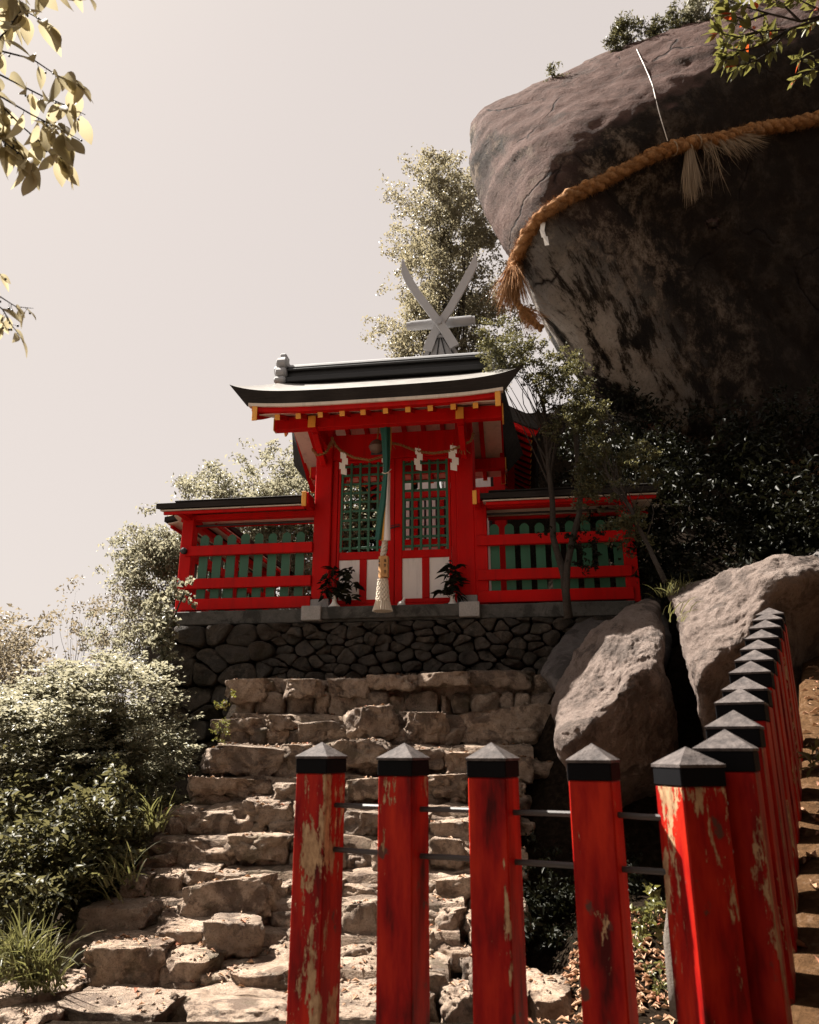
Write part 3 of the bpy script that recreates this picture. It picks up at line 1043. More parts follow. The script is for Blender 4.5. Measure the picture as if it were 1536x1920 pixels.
def wall_stone(poly, depth, seed):
    r = np.random.default_rng(seed)
    c = poly.mean(0)
    n = 20
    q = resample(poly, n)
    size = np.ptp(q, axis=0).min()
    gap = min(0.007, size * 0.05)
    d = q - c
    L = np.linalg.norm(d, axis=1, keepdims=True)
    q = c + d * np.clip(1 - gap / L, .5, 1)
    V, F = [], []
    prof = [(1.0, 0.16), (1.0, 0.02), (0.985, -depth * 0.62), (0.91, -depth * 0.93), (0.6, -depth * 0.98), (0.28, -depth * 1.0)]
    tilt = np.clip(r.normal(size=2) * 0.30, -.45, .45)
    for s, y in prof:
        for k in range(n):
            pt = c + (q[k] - c) * s
            e = fbm(np.array((pt[0] * 7, y * 7, pt[1] * 7)) + seed, 4, 5)
            yy = y + (tilt @ (pt - c)) * (1 if y < 0 else 0) + (0.034 * e if y < 0.1 else 0)
            V.append((pt[0], yy + BATTER * pt[1], pt[1] + 0.020 * e))
    m = len(prof)
    for i in range(m - 1):
        for k in range(n):
            k2 = (k + 1) % n
            F.append((i * n + k, i * n + k2, (i + 1) * n + k2, (i + 1) * n + k))
    b = len(V)
    V.append(np.array(V[(m - 1) * n:m * n]).mean(0))
    for k in range(n): F.append(((m - 1) * n + k, (m - 1) * n + (k + 1) % n, b))
    V = np.array(V)
    return V, F


seeds = []
z = -2.75
row = 0
for (x0, x1, z0, z1, cw, ch) in ((-3.35, -1.72, -2.75, -0.2, 0.37, 0.25), (-1.72, 3.0, -1.1, -0.2, 0.25, 0.118)):
    nz = int(round((z1 - z0) / ch))
    for j in range(nz):
        nxw = int(round((x1 - x0) / cw))
        for i in range(nxw):
            seeds.append((x0 + (i + 0.5 + (0.5 if j % 2 else 0) * 0.9 - 0.22 + random.uniform(-.44, .44)) * cw,
                          z0 + (j + 0.5 + random.uniform(-.42, .42)) * ch))
k = 0
for s, poly in rubble(seeds, (-3.3, 3.0, -2.8, -0.205), 1.6):
    if s[0] > -1.6 and s[1] < -1.15: continue
    if s[0] > -1.6:
        poly = clip_poly(list(poly), np.array((0, -1.16)), np.array((0, -1.0)))
        if len(poly) < 3: continue
        poly = np.array(poly)
    if np.ptp(poly, axis=0).min() < 0.045 or np.ptp(poly, axis=0).max() > 1.1: continue
    k += 1
    V, F = wall_stone(poly, random.uniform(0.02, 0.075), 300 + k)
    c = V.mean(0)
    me = new_mesh('stone', V - c, F, WALLST, True)
    put('stone', me, wall, c + np.array((0, 0.0, 2.6)) + np.array((0, -0.06, 0)))
mb = MB()
mb.prism([(0.06 + BATTER * -2.9 + 0.02, -0.4), (0.10, 2.44), (5.5, 2.44), (5.5, -0.4)], 0, -3.26, 3.3)
mb.obj('core', SOIL, wall)
MB().box(-3.05, 3.05, -0.10, 0.55, 2.40, 2.585, 0.012).obj('concrete_sill', CONC, wall)
MB().box(-1.22, 1.02, -0.16, 0.1, 2.43, 2.592, 0.012).obj('front_sill', CONC, wall)
for x in (-1.07, 0.99):
    MB().box(x - .13, x + .13, -0.20, 0.15, 2.415, 2.605, 0.008).obj('footing_block', GRANITE, wall)

# ------------------------------------------------------------------ shrine gate hall
shrine = thing('shrine', 'red wooden shrine hall with green lattice doors and a dark upswept roof', 'shrine', wld((0, 0, 0)), -ANG)
PX = (-1.04, 0.95)
for x in PX:
    p_ = MB().box(x - .12, x + .12, 0.0, .24, .145, 2.62, .012).obj('pillar', RED, shrine)
    MB().box(x - .135, x + .135, -.02, .26, 0.0, .145, .008).obj('footing', GRANITE, p_)
    MB().box(x - .11, x + .11, .62, .84, 0.0, 2.62, .012).obj('pillar', RED, shrine)
# header between the pillars and side ties
box_obj('lintel', RED, shrine, PX[0] + .12, PX[1] - .12, .03, .13, 2.15, 2.53)
box_obj('threshold', RED, shrine, PX[0] + .12, PX[1] - .12, .04, .15, 0.0, .07)
for x in PX:
    box_obj('side_tie', RED, shrine, x - .04, x + .04, .24, .62, 2.12, 2.28)
    box_obj('side_tie', RED, shrine, x - .04, x + .04, .24, .62, 0.72, 0.84)
    box_obj('side_board', RED, shrine, x - .015, x + .015, .24, .62, 0.0, 0.72)
    box_obj('door_jamb', RED, shrine, (x + .122) if x < 0 else (x - .20), (x + .20) if x < 0 else (x - .122), .05, .14, .07, 2.15)
# double doors
for nm, (x0, x1), lx in (('door', (-.835, -.033), ((-.80, -.125))), ('door', (-.027, .745), ((.075, .715)))):
    d = bpy.data.objects.new('door', None); COL.objects.link(d); d.parent = shrine
    y0, y1 = .06, .11
    box_obj('stile', RED, d, x0, lx[0], y0, y1, .075, 2.148)
    box_obj('stile', RED, d, lx[1], x1, y0, y1, .075, 2.148)
    for (z0, z1) in ((.075, .135), (.69, .80), (2.105, 2.148)):
        box_obj('rail', RED, d, lx[0], lx[1], y0 + .003, y1 - .003, z0, z1)
    xm = (lx[0] + lx[1]) / 2
    box_obj('mullion', RED, d, xm - .05, xm + .05, y0 + .004, y1 - .004, .135, .69)
    for (a, b) in ((lx[0], xm - .05), (xm + .05, lx[1])):
        box_obj('panel', WHITE, d, a, b, y0 + .018, y1 - .01, .135, .69, .002)
    nv = 4
    for i in range(nv + 1 + 1):
        x = lx[0] + .018 + (lx[1] - lx[0] - .036) * i / (nv + 1)
        box_obj('lattice_bar', GREEN, d, x - .017, x + .017, y0 + .006, y0 + .028, .80, 2.105, .003)
    nh = 10
    for j in range(nh):
        z = .86 + (2.06 - .86) * j / (nh - 1)
        box_obj('lattice_bar', GREEN, d, lx[0] + .002, lx[1] - .002, y0 + .020, y0 + .040, z - .017, z + .017, .003)
lt = MB().tube([(-.09, .03, 1.10), (-.06, .02, 1.115), (.02, .02, 1.13), (.05, .03, 1.135)], .010, 6)
lt.tube([(-.09, .03, 1.14), (-.02, .02, 1.15), (.05, .03, 1.16)], .006, 6)
lt.obj('latch', BLACK, shrine)
# eave structure: purlins, bracket arms, rafters
for y in (-.60, 1.30):
    b_ = box_obj('purlin', RED, shrine, -1.58, 1.50, y - .06, y + .06, 2.36, 2.54)
    for x, dx in ((-1.585, -.012), (1.505, .012)):
        MB().box(min(x, x + dx), max(x, x + dx), y - .061, y + .061, 2.359, 2.541, .002).obj('end_cap', YELLOW, b_)
box_obj('ridge_beam', RED, shrine, -1.58, 1.50, .29, .41, 2.86, 3.04)
for x in PX:
    a_ = box_obj('bracket_arm', RED, shrine, x - .05, x + .05, -.72, 1.42, 2.345, 2.505)
    MB().box(x - .052, x + .052, -.738, -.722, 2.343, 2.507, .002).obj('end_cap', YELLOW, a_)
    box_obj('strut', RED, shrine, x - .05, x + .05, .28, .42, 2.505, 2.87)
    # diagonal brace from the pillar out to the purlin
    MB().beam((x, 0.0, 2.10), (x, -.52, 2.36), .08, .11).obj('brace', RED, shrine)
    MB().beam((x, .84, 2.10), (x, 1.25, 2.36), .08, .11).obj('brace', RED, shrine)
YR, RISE = .35, .60


def soff(y):
    s = (1.5 - abs(y - YR)) / 1.5
    return 2.375 + RISE * max(0, s) ** 1.05


xs = [loc(px, 770, -1.03)[0] for px in (521, 560, 601, 642, 681, 723, 765, 807, 850, 892)]
for x in xs:
    for sgn in (1, -1):
        ye = YR - sgn * 1.38
        r_ = MB().beam((x, ye, 2.375), (x, YR, 2.375 + RISE * .92), .065, .07).obj('rafter', RED, shrine)
        d_ = Vector((0, YR - ye, RISE * .92)).normalized()
        p0 = Vector((x, ye, 2.375)) - d_ * .010
        MB().beam(p0, p0 + d_ * .0105, .067, .072, c=.001).obj('end_cap', YELLOW, r_)


def sheet(x0, x1, t0, t1, zoff, th, nm, mat, n=10, ny=10):
    """soffit boards laid on the rafters, both slopes"""
    for sgn in (1, -1):
        mb = MB()
        for i in range(n):
            a = x0 + (x1 - x0) * i / n
            b = x0 + (x1 - x0) * (i + 1) / n - .004
            V, F = [], []
            for j in range(ny + 1):
                u = t0 + (t1 - t0) * j / ny
                y = YR - sgn * u
                z = 2.375 + RISE * .92 * (1.38 - u) / 1.38 + zoff
                V += [(a, y, z), (b, y, z), (b, y, z + th), (a, y, z + th)]
            for j in range(ny):
                o = j * 4
                for k in range(4):
                    F.append((o + k, o + (k + 1) % 4, o + 4 + (k + 1) % 4, o + 4 + k))
            F += [(0, 1, 2, 3), tuple(ny * 4 + q for q in (3, 2, 1, 0))]
            mb.add(V, F)
        mb.obj(nm, mat, shrine)


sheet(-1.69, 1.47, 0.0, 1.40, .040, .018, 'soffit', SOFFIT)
XC = (-1.72 + 1.46) / 2


def eave_up(u):
    return .05 * abs(u) ** 4


for sgn in (1, -1):
    mbw, mbr = MB(), MB()
    N = 16
    for (mbx, ya, yb, z0, z1, hl) in ((mbw, 1.49, 1.405, 2.462, 2.505, 1.66), (mbr, 1.46, 1.37, 2.400, 2.463, 1.62)):
        V, F = [], []
        for i in range(N + 1):
            u = -1 + 2 * i / N
            x = XC + hl * u
            e = eave_up(u)
            V += [(x, YR - sgn * ya, z0 + e), (x, YR - sgn * yb, z0 + e), (x, YR - sgn * yb, z1 + e), (x, YR - sgn * ya, z1 + e)]
        for i in range(N):
            o = i * 4
            for k in range(4): F.append((o + k, o + (k + 1) % 4, o + 4 + (k + 1) % 4, o + 4 + k))
        F += [(0, 1, 2, 3), tuple(N * 4 + q for q in (3, 2, 1, 0))]
        mbx.add(V, F)
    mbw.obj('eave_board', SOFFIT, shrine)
    mbr.obj('fascia', RED, shrine)


# the thick upswept roof
def roof_pt(u, t, top):
    """u along the ridge -1..1, t across -1 (front eave) .. 1 (rear eave)"""
    s = 1 - abs(t)
    y = YR + 1.52 * t
    hl = (1.93 if top else 1.68) * (1 - s) + (1.60 if top else 1.55) * s
    x = XC + hl * u
    zt = 2.665 + .90 * s ** 1.12
    up = (.13 if top else .045) * abs(u) ** 6 * (1 - .6 * s)
    sag = .03 * (u * u) * (1 - s)
    z = zt + up + sag if top else zt - .195 + up - .05 * s
    if not top: y = YR + 1.47 * t
    return (x, y, z)


NU, NTT = 40, 28
V, F, MI = [], [], []
for top in (1, 0):
    for j in range(NTT + 1):
        for i in range(NU + 1):
            V.append(roof_pt(-1 + 2 * i / NU, -1 + 2 * j / NTT, top))
W_ = NU + 1
HALF = (NTT + 1) * W_
for j in range(NTT):
    for i in range(NU):
        a = j * W_ + i
        F.append((a, a + 1, a + W_ + 1, a + W_)); MI.append(1)
        F.append((HALF + a, HALF + a + W_, HALF + a + W_ + 1, HALF + a + 1)); MI.append(0)
def strip(idx):
    for a, b in zip(idx[:-1], idx[1:]):
        F.append((a, a + HALF, b + HALF, b)); MI.append(0)
strip([i for i in range(W_)]); strip([NTT * W_ + i for i in range(W_)][::-1])
strip([j * W_ for j in range(NTT + 1)][::-1]); strip([j * W_ + NU for j in range(NTT + 1)])
me = new_mesh('roof', V, F, [ROOF_EDGE, ROOF_TOP])
me.polygons.foreach_set('material_index', np.array(MI, dtype=np.int32))
roof = put('roof', me, shrine)
# bargeboards under the gable ends with yellow tips
for x, sx in ((-1.70, -1), (1.46, 1)):
    for sgn in (1, -1):
        mb = MB()
        V, F = [], []
        for j in range(13):
            u = 1.47 * (1 - j / 12)
            y = YR - sgn * u
            s = 1 - u / 1.52
            zt = 2.665 + .90 * s ** 1.12 - .20 - .05 * s
            hgt = .17
            V += [(x - .03, y, zt - hgt), (x + .03, y, zt - hgt), (x + .03, y, zt + .012), (x - .03, y, zt + .012)]
        for j in range(12):
            o = j * 4
            for k in range(4): F.append((o + k, o + (k + 1) % 4, o + 4 + (k + 1) % 4, o + 4 + k))
        F += [(0, 1, 2, 3), (51, 50, 49, 48)]
        mb.add(V, F)
        bo = mb.obj('bargeboard', RED, shrine)
        z0 = V[0][2]
        ye = YR - sgn * 1.47
        MB().box(x - .034, x + .034, min(ye, ye - sgn * .014), max(ye, ye - sgn * .014), z0 - .01, z0 + .20, .003).obj('end_cap', YELLOW, bo)
    # carved gable pendant
    pend = [(.0, .0), (.10, -.03), (.13, -.12), (.07, -.16), (.09, -.24), (.0, -.32), (-.09, -.24), (-.07, -.16), (-.13, -.12), (-.10, -.03)]
    MB().prism([(YR + a, 3.02 + b) for a, b in pend], 0, x + sx * .032, x + sx * .055).obj('gable_pendant', YELLOW, shrine)
# ridge
rb = MB()
rb.box(-1.80, 1.46, YR - .22, YR + .22, 3.50, 3.585, .01)
rb.box(-1.74, 1.42, YR - .13, YR + .13, 3.585, 3.70, .004)
rb.box(-1.78, 1.44, YR - .19, YR + .19, 3.70, 3.735, .008)
rb.box(-1.74, 1.42, YR - .12, YR + .12, 3.735, 3.80, .004)
ridge = rb.obj('ridge', BLACK, shrine)
MB().lathe([(0.0, 0), (.085, 0), (.085, 3.2), (0.0, 3.2)], 14).obj('ridge_cap', GREY, ridge, False, (-1.76, YR, 3.80), (0, R(90), 0))
for x, sx in ((-1.80, -1), (1.46, 1)):
    og = MB()
    og.box(x - .05, x + .05, YR - .17, YR + .17, 3.47, 3.96, .02)
    og.box(x - .075, x + .03, YR - .10, YR + .10, 3.96, 4.06, .02)
    for (yy, zz, rr) in ((-.17, 3.84, .085), (.17, 3.84, .085), (-.20, 3.66, .085), (.20, 3.66, .085), (-.24, 3.52, .06), (.24, 3.52, .06)):
        og.lathe([(0.0, -.085), (rr * .6, -.085), (rr, -.06), (rr, .06), (rr * .6, .085), (0.0, .085)], 14, (0, 0, 0))
        n = len(og.v) - 84
        M = Matrix.Translation((x, YR + yy, zz)) @ Matrix.Rotation(R(90), 4, 'Y')
        og.v[n:] = [tuple(M @ Vector(q)) for q in og.v[n:]]
    og.lathe([(0.0, -.11), (.07, -.11), (.09, -.08), (.09, .05), (0.0, .05)], 14)
    n = len(og.v) - 70
    M = Matrix.Translation((x + sx * .05, YR, 3.80)) @ Matrix.Rotation(R(90), 4, 'Y')
    og.v[n:] = [tuple(M @ Vector(q)) for q in og.v[n:]]
    og.obj('ridge_end_tile', GREY, shrine)

# ------------------------------------------------------------------ main hall behind, with the crossed finials
HY = 2.7
hall = thing('main_hall', 'second shrine hall behind the gate hall with crossed grey finials on its ridge', 'shrine', wld((.33, HY, 0)), -ANG)
hx0, hx1 = -1.0, 1.05
for x in (hx0, hx1):
    for y in (0.0, 2.0):
        MB().box(x - .1, x + .1, y, y + .2, 0, 3.1, .01).obj('pillar', RED, hall)
box_obj('floor', RED, hall, hx0 - .5, hx1 + .5, -.35, 2.6, .46, .56)
for z in (.60, 1.55, 2.45, 2.95):
    box_obj('beam', RED, hall, hx0 + .1, hx1 - .1, .03, .15, z, z + .14)
    for x in (hx0, hx1):
        box_obj('beam', RED, hall, x - .05, x + .05, .2, 2.0, z, z + .14)
for i in range(4):
    a = hx0 + .1 + (hx1 - hx0 - .2) * i / 4
    b = hx0 + .1 + (hx1 - hx0 - .2) * (i + 1) / 4
    box_obj('wall_panel', WHITE, hall, a + .05, b - .05, .07, .10, .74, 1.55)
    box_obj('wall_panel', WHITE, hall, a + .05, b - .05, .07, .10, 2.59, 2.95)
    if i: box_obj('mullion', RED, hall, a - .05, a + .05, .05, .13, .56, 2.45)
for i in range(4):
    a = hx0 + .1 + (hx1 - hx0 - .2) * i / 4
    b = hx0 + .1 + (hx1 - hx0 - .2) * (i + 1) / 4
    box_obj('dark_interior', BLACK, hall, a + .05, b - .05, .10, .13, 1.69, 2.45)  # black sheet painted in as the hall's unlit interior
    for q in (.22, .5, .78):
        xq = a + .05 + (b - a - .1) * q
        box_obj('slat', WHITE, hall, xq - .03, xq + .03, .07, .095, 1.69, 2.45)
box_obj('back_wall', RED, hall, hx0 + .1, hx1 - .1, 2.05, 2.12, .56, 3.0)
for x in (hx0, hx1):
    box_obj('wall_panel', WHITE, hall, x - .02, x + .02, .2, 2.0, .74, 2.45)
for i in range(5):
    box_obj('step', RED, hall, -.5, .5, -.35 - .16 * (i + 1), -.35 - .16 * i, .40 - .10 * i, .45 - .10 * i)
# roof: ridge runs front to back, gable to the front
def hall_roof(u, t, top):
    s = 1 - abs(t)
    x = (1.80 if top else 1.72) * t
    z = 3.40 + 1.22 * s ** 1.3
    y = -.95 + 4.2 * u
    return (x, y, z if top else z - .20)
NU, NTT = 8, 24
V, F, MI = [], [], []
for top in (1, 0):
    for j in range(NTT + 1):
        for i in range(NU + 1): V.append(hall_roof(i / NU, -1 + 2 * j / NTT, top))
W_ = NU + 1; HALF = (NTT + 1) * W_
for j in range(NTT):
    for i in range(NU):
        a = j * W_ + i
        F.append((a, a + W_, a + W_ + 1, a + 1)); MI.append(1)
        F.append((HALF + a, HALF + a + 1, HALF + a + W_ + 1, HALF + a + W_)); MI.append(0)
strip([i for i in range(W_)][::-1]); strip([NTT * W_ + i for i in range(W_)])
strip([j * W_ for j in range(NTT + 1)]); strip([j * W_ + NU for j in range(NTT + 1)][::-1])
me = new_mesh('roof', V, F, [ROOF_EDGE, ROOF_TOP])
me.polygons.foreach_set('material_index', np.array(MI, dtype=np.int32))
put('roof', me, hall)
for sx in (-1, 1):
    for j in range(12):
        y = -.7 + .3 * j
        rf = MB().beam((sx * 1.62, y, 3.21), (sx * .9, y, 3.62), .06, .07).obj('rafter', RED, hall)
        MB().beam((sx * 1.632, y, 3.205), (sx * 1.622, y, 3.209), .062, .072, c=.001).obj('end_cap', YELLOW, rf)
    box_obj('purlin', RED, hall, sx * 1.25 - .07, sx * 1.25 + .07, -.8, 3.0, 3.15, 3.33)
    MB().beam((sx * 1.73, -.86, 3.20), (0, -.86, 4.22), .05, .22).obj('bargeboard', RED, hall)
MB().prism([(-1.2, 3.1), (1.2, 3.1), (0, 4.0)], 1, .05, .10).obj('gable_wall', WHITE, hall)
hr = MB().box(-.22, .22, -.55, 3.2, 4.46, 4.72, .02)
hr.box(-.27, .27, -.60, 3.25, 4.72, 4.78, .01)
hrg = hr.obj('ridge', BLACK, hall)


def hl(px, py, dy=0.0):
    q = loc(px, py, HY + dy)
    return Vector((q[0] - .33, dy, q[2]))


# crossed finials: two curved blades
DY = -.75
def blade(pts, wid, y0, y1):
    V, F = [], []
    n = len(pts)
    for i, (q, w) in enumerate(zip(pts, wid)):
        t = (pts[min(i + 1, n - 1)] - pts[max(i - 1, 0)]).normalized()
        nrm = Vector((t.z, 0, -t.x))
        for (yy, sg) in ((y0, -1), (y0, 1), (y1, 1), (y1, -1)):
            p = q + nrm * (w / 2 * sg)
            V.append((p.x, yy, p.z))
    for i in range(n - 1):
        o = i * 4
        for k in range(4): F.append((o + k, o + (k + 1) % 4, o + 4 + (k + 1) % 4, o + 4 + k))
    F += [(0, 1, 2, 3), tuple((n - 1) * 4 + q for q in (3, 2, 1, 0))]
    return MB().add(V, F)
m1 = [hl(x, y, DY) for x, y in ((853, 652), (838, 627), (824, 607), (804, 581), (783, 553), (768, 530), (760, 513), (756, 490))]
m2 = [hl(x, y, DY) for x, y in ((801, 656), (812, 628), (824, 607), (844, 577), (862, 545), (878, 516), (888, 497), (892, 474))]
wd = [.17, .155, .14, .14, .145, .15, .135, .02]
blade(m1, wd, DY - .06, DY - .01).obj('finial', PALE, hall)
blade(m2, wd, DY + .0, DY + .05).obj('finial', PALE, hall)
cx_ = hl(824, 607, DY)
MB().lathe([(0, -.02), (.05, -.02), (.05, .02), (0, .02)], 12).obj('rivet', GREY, hall, False, (cx_.x, DY - .07, cx_.z), (R(90), 0, 0))
a, b = hl(763, 612, DY + .3), hl(891, 600, DY + .3)
dv = (b - a)
lg = MB()
for (t0, t1, ra) in ((0, .06, .075), (.06, .30, .088), (.30, .325, .093), (.325, .66, .095), (.66, .685, .093), (.685, .95, .09), (.95, 1.0, .075)):
    lg.tube([a + dv * t0, a + dv * t1], ra, 16)
lg.obj('ridge_billet', GREY, hall)
# box that carries the finials
g0, g1 = hl(798, 661, DY + .1), hl(858, 661, DY + .1)
g2, g3 = hl(812, 634, DY + .1), hl(840, 634, DY + .1)
zc = 4.80
bx = MB().prism([(g0.x - .12, zc - .2), (g0.x + .0, g0.z), (g2.x, g2.z), (g3.x, g3.z), (g1.x, g1.z), (g1.x + .12, zc - .2)], 1, DY + .06, 3.2)
bxo = bx.obj('ridge_box', GREY, hall)
for f in (-.6, -.2, .2, .6):
    MB().beam(((g2.x + g3.x) / 2 + f * .08, DY + .05, g2.z - .03), ((g0.x + g1.x) / 2 + f * .36, DY + .05, zc + .02), .02, .02).obj('seam', BLACK, bxo)
MB().box(g2.x - .03, g3.x + .03, DY + .035, DY + .08, g2.z - .03, g2.z + .02, .004).obj('ridge_box_lip', GREY, bxo)


# ------------------------------------------------------------------ roofed board fences beside the shrine
def roofed_fence(name, label, L, origin, rot, post_xs, board0, zr0, zr1, eave0, eave1, group='roofed green board fences beside the shrine', tiltz=0.0):
    f = thing(name, label, 'fence', origin, rot, group)
    for x in post_xs:
        MB().box(x - .085, x + .085, .0, .17, .005, 1.40, .008).obj('post', RED, f)
    lo, hi = min(post_xs) - .02, L
    for (z0, z1) in ((.03, .19), (.33, .475), (.80, .945)):
        rl = box_obj('rail', RED, f, 0.0, L, -.035, .035, z0 + .003, z1)
    n = int((L - .12 - board0) / .2)
    for i in range(n + 1):
        x = board0 + i * .2
        if any(abs(x - q) < .10 for q in post_xs): continue
        e = random.uniform(-.008, .008)
        mb = MB().prism([(x - .062, .09), (x + .062, .09), (x + .062, 1.07 + e), (x + .035, 1.105 + e), (x, 1.118 + e), (x - .035, 1.105 + e), (x - .062, 1.07 + e)], 1, .045, .070)
        mb.obj('board', GREEN, f)
    MB().tube([(0.05, .09, 1.27), (L - .02, .09, 1.27)], .016, 8).obj('tie_rod', BLACK, f)
    box_obj('top_beam', RED, f, -.10, L, .02, .15, 1.345, 1.42)
    # shallow gable roof with white soffit
    for sgn in (1, -1):
        y0, y1 = .085, .085 - sgn * .42
        V = []
        for (y, z) in ((y1, zr0), (y0, zr1), (y0, zr1 + .05), (y1, zr0 + .075)):
            V += [(eave0, y, z), (eave1, y, z)]
        MB().add(V, [(0, 1, 3, 2), (2, 3, 5, 4), (4, 5, 7, 6), (6, 7, 1, 0), (0, 2, 4, 6), (1, 7, 5, 3)]).obj('roof_slope', ROOF_EDGE, f)
        V = []
        ya, yb = y1 + sgn * .035, y0 - sgn * .06
        za, zb = zr0 - .028, zr1 - .05
        for (y, z) in ((ya, za), (yb, zb), (yb, zb + .018), (ya, za + .018)):
            V += [(eave0 + .05, y, z), (eave1 - .01, y, z)]
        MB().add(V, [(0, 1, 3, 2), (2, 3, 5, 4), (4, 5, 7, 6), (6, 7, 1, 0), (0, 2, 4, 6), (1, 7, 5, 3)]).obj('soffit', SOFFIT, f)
        box_obj('fascia', RED, f, eave0 + .09, eave1 - .02, min(ya + sgn * .02, ya + sgn * .06), max(ya + sgn * .02, ya + sgn * .06), zr0 - .075, zr0 - .030)
    for x in post_xs:
        MB().prism([(.085 - .38, 1.335), (.085 + .38, 1.335), (.085 + .30, 1.41), (.085, 1.52), (.085 - .30, 1.41)], 0, x - .05, x + .05).obj('bracket', RED, f)
    rc = MB().box(eave0 + .15, eave1 - .05, .0, .17, zr1 + .03, zr1 + .11, .01)
    rc.box(eave0 + .12, eave1 - .03, -.03, .20, zr1 + .11, zr1 + .135, .006)
    rc.obj('ridge', ROOF_EDGE, f)
    return f


lf = roofed_fence('roofed_fence', 'roofed red fence with green boards on the sunny left of the shrine', 1.84, wld((-3.0, 0.0, 0)), -ANG,
                  (0.0,), .25, 1.42, 1.50, -.34, 1.80)
for z in (.87, .40):
    pg = MB().lathe([(0, 0), (.045, 0), (.045, .05), (.02, .06), (0, .06)], 14)
    pg.obj('peg', BLACK, lf, False, (.0, -.035, z), (R(90), 0, 0))
# yellow-capped beam end where the fence roof meets the pillar
for o_, x in ((lf, 1.76),):
    bb = box_obj('beam_end', RED, o_, x, x + .09, -.34, -.05, 1.38, 1.56)
    MB().box(x - .002, x + .06, -.362, -.342, 1.36, 1.57, .004).obj('end_cap', YELLOW, bb)
roofed_fence('roofed_fence', 'roofed red fence returning backwards from the corner post at the left', 3.6, wld((-3.0, .18, 0)), -ANG + R(90),
             (1.8, 3.5), .30, 1.42, 1.50, .1, 3.9)
rf_ = roofed_fence('roofed_fence', 'roofed red fence with green boards shaded by trees on the right of the shrine', 1.98, wld((1.09, 0.0, 0)), -ANG,
                   (.06, 1.98), .24, 1.36, 1.44, .06, 2.35)
bb = box_obj('beam_end', RED, rf_, .0, .08, -.34, -.05, 1.30, 1.50)
MB().box(-.02, .035, -.362, -.342, 1.28, 1.47, .004).obj('end_cap', YELLOW, bb)

# ------------------------------------------------------------------ offerings and ropes on the shrine front
def wl3(p): return Vector(wld(p))


def twisted(pts, rad, strands, turns, parent, base, mat, name='strand', n=7, rough=0.0, taper=None, lump=0.0, per=14):
    """a laid rope: each strand is a part"""
    q = resample(pts, max(40, int(turns * per)), closed=False)
    m = len(q)
    T = np.gradient(q, axis=0); T /= np.linalg.norm(T, axis=1, keepdims=True)
    ref = np.array((0.1, -0.3, 0.95))
    out = []
    for s in range(strands):
        P, RR = [], []
        r0 = ref.copy()
        for i in range(m):
            a = r0 - T[i] * (r0 @ T[i]); a /= np.linalg.norm(a); r0 = a
            b = np.cross(T[i], a)
            an = 2 * math.pi * (turns * i / (m - 1) + s / strands)
            k = taper(i / (m - 1)) if taper else 1.0
            e = 1 + lump * vnoise(np.array((i * .35, s * 3.3, .5)), 4)
            P.append(q[i] + (a * math.cos(an) + b * math.sin(an)) * rad * .52 * k * e - base)
            RR.append(rad * .60 * k * e)
        mb_ = MB().tube(P, RR, n)
        if rough:
            vv = np.array(mb_.v)
            cc_ = np.repeat(np.array(P), n, axis=0)
            dd_ = vv - cc_; dd_ /= np.linalg.norm(dd_, axis=1, keepdims=True) + 1e-9
            vv = vv + dd_ * (rough * fbm(vv * 22 + s * 9, 4, 7 + s, .7))[:, None]
            mb_.v = [tuple(q_) for q_ in vv.tolist()]
        out.append(mb_.obj(name, mat, parent, True))
    return out


ry = -.10
rp = [loc(x, y, ry + d) for x, y, d in ((585, 842, -.12), (596, 854, -.13), (612, 848, -.12), (624, 828, -.03), (640, 846, -.06), (664, 858, -.08), (694, 863, -.10), (718, 856, -.08),
                                        (733, 830, -.03), (752, 834, -.06), (782, 846, -.08), (812, 850, -.09), (842, 846, -.08), (868, 835, -.10), (884, 826, -.12), (888, 812, -.10))]
rw = np.array([wld(p) for p in rp])
rt = thing('festoon_rope', 'thin straw rope looped across the front of the red lintel', 'rope', rw[8])
twisted(rw, .019, 2, 34, rt, rw[8], STRAW, n=6)
for (x, y) in ((624, 826), (733, 830), (868, 838)):
    kn = wl3(loc(x, y, ry - .05)) - Vector(rw[8])
    mb = MB()
    for a in range(5):
        an = random.uniform(-.5, .5)
        mb.tube([kn + Vector((.012 * a - .02, 0, 0)), kn + Vector((.02 * a - .04 + an * .04, -.01, -.06)), kn + Vector((.03 * a - .05 + an * .08, -.01, -.10 - .02 * (a % 2)))], .005, 5)
    mb.tube([kn + Vector((-.01, 0, .05)), kn, kn + Vector((.005, 0, -.03))], .022, 7)
    mb.obj('knot', STRAW, rt)


def shide(px, py0, py1, d, label):
    top = wl3(loc(px, py0, d)); bot = wl3(loc(px, py1, d))
    h = top.z - bot.z
    o = thing('paper_streamer', label, 'streamer', top, -ANG, 'white zigzag paper streamers on the festoon rope')
    w = h * .26
    mb = MB()
    for i in range(4):
        x = (-.3 + .42 * (i % 2 == 0) + i * .12) * w * .9 * (-1 if px in (645, 785) else 1)
        z1 = -i * h * .235
        y0 = .012 * i
        V = [(x - w / 2, y0, z1), (x + w / 2, y0 + .01, z1 - .02), (x + w / 2, y0 + .016, z1 - h * .30 - .02), (x - w / 2, y0 + .006, z1 - h * .30)]
        V2 = [(a, b + .003, c) for a, b, c in V]
        mb.add(V + V2, [(0, 1, 2, 3), (7, 6, 5, 4), (0, 4, 5, 1), (1, 5, 6, 2), (2, 6, 7, 3), (3, 7, 4, 0)])
    tag_ = mb.obj('paper', PAPER, o)
    MB().tube([(0, .01, .03), (0, 0, 0), (.0, .0, -.03)], .004, 5).obj('tie', STRAW, o)


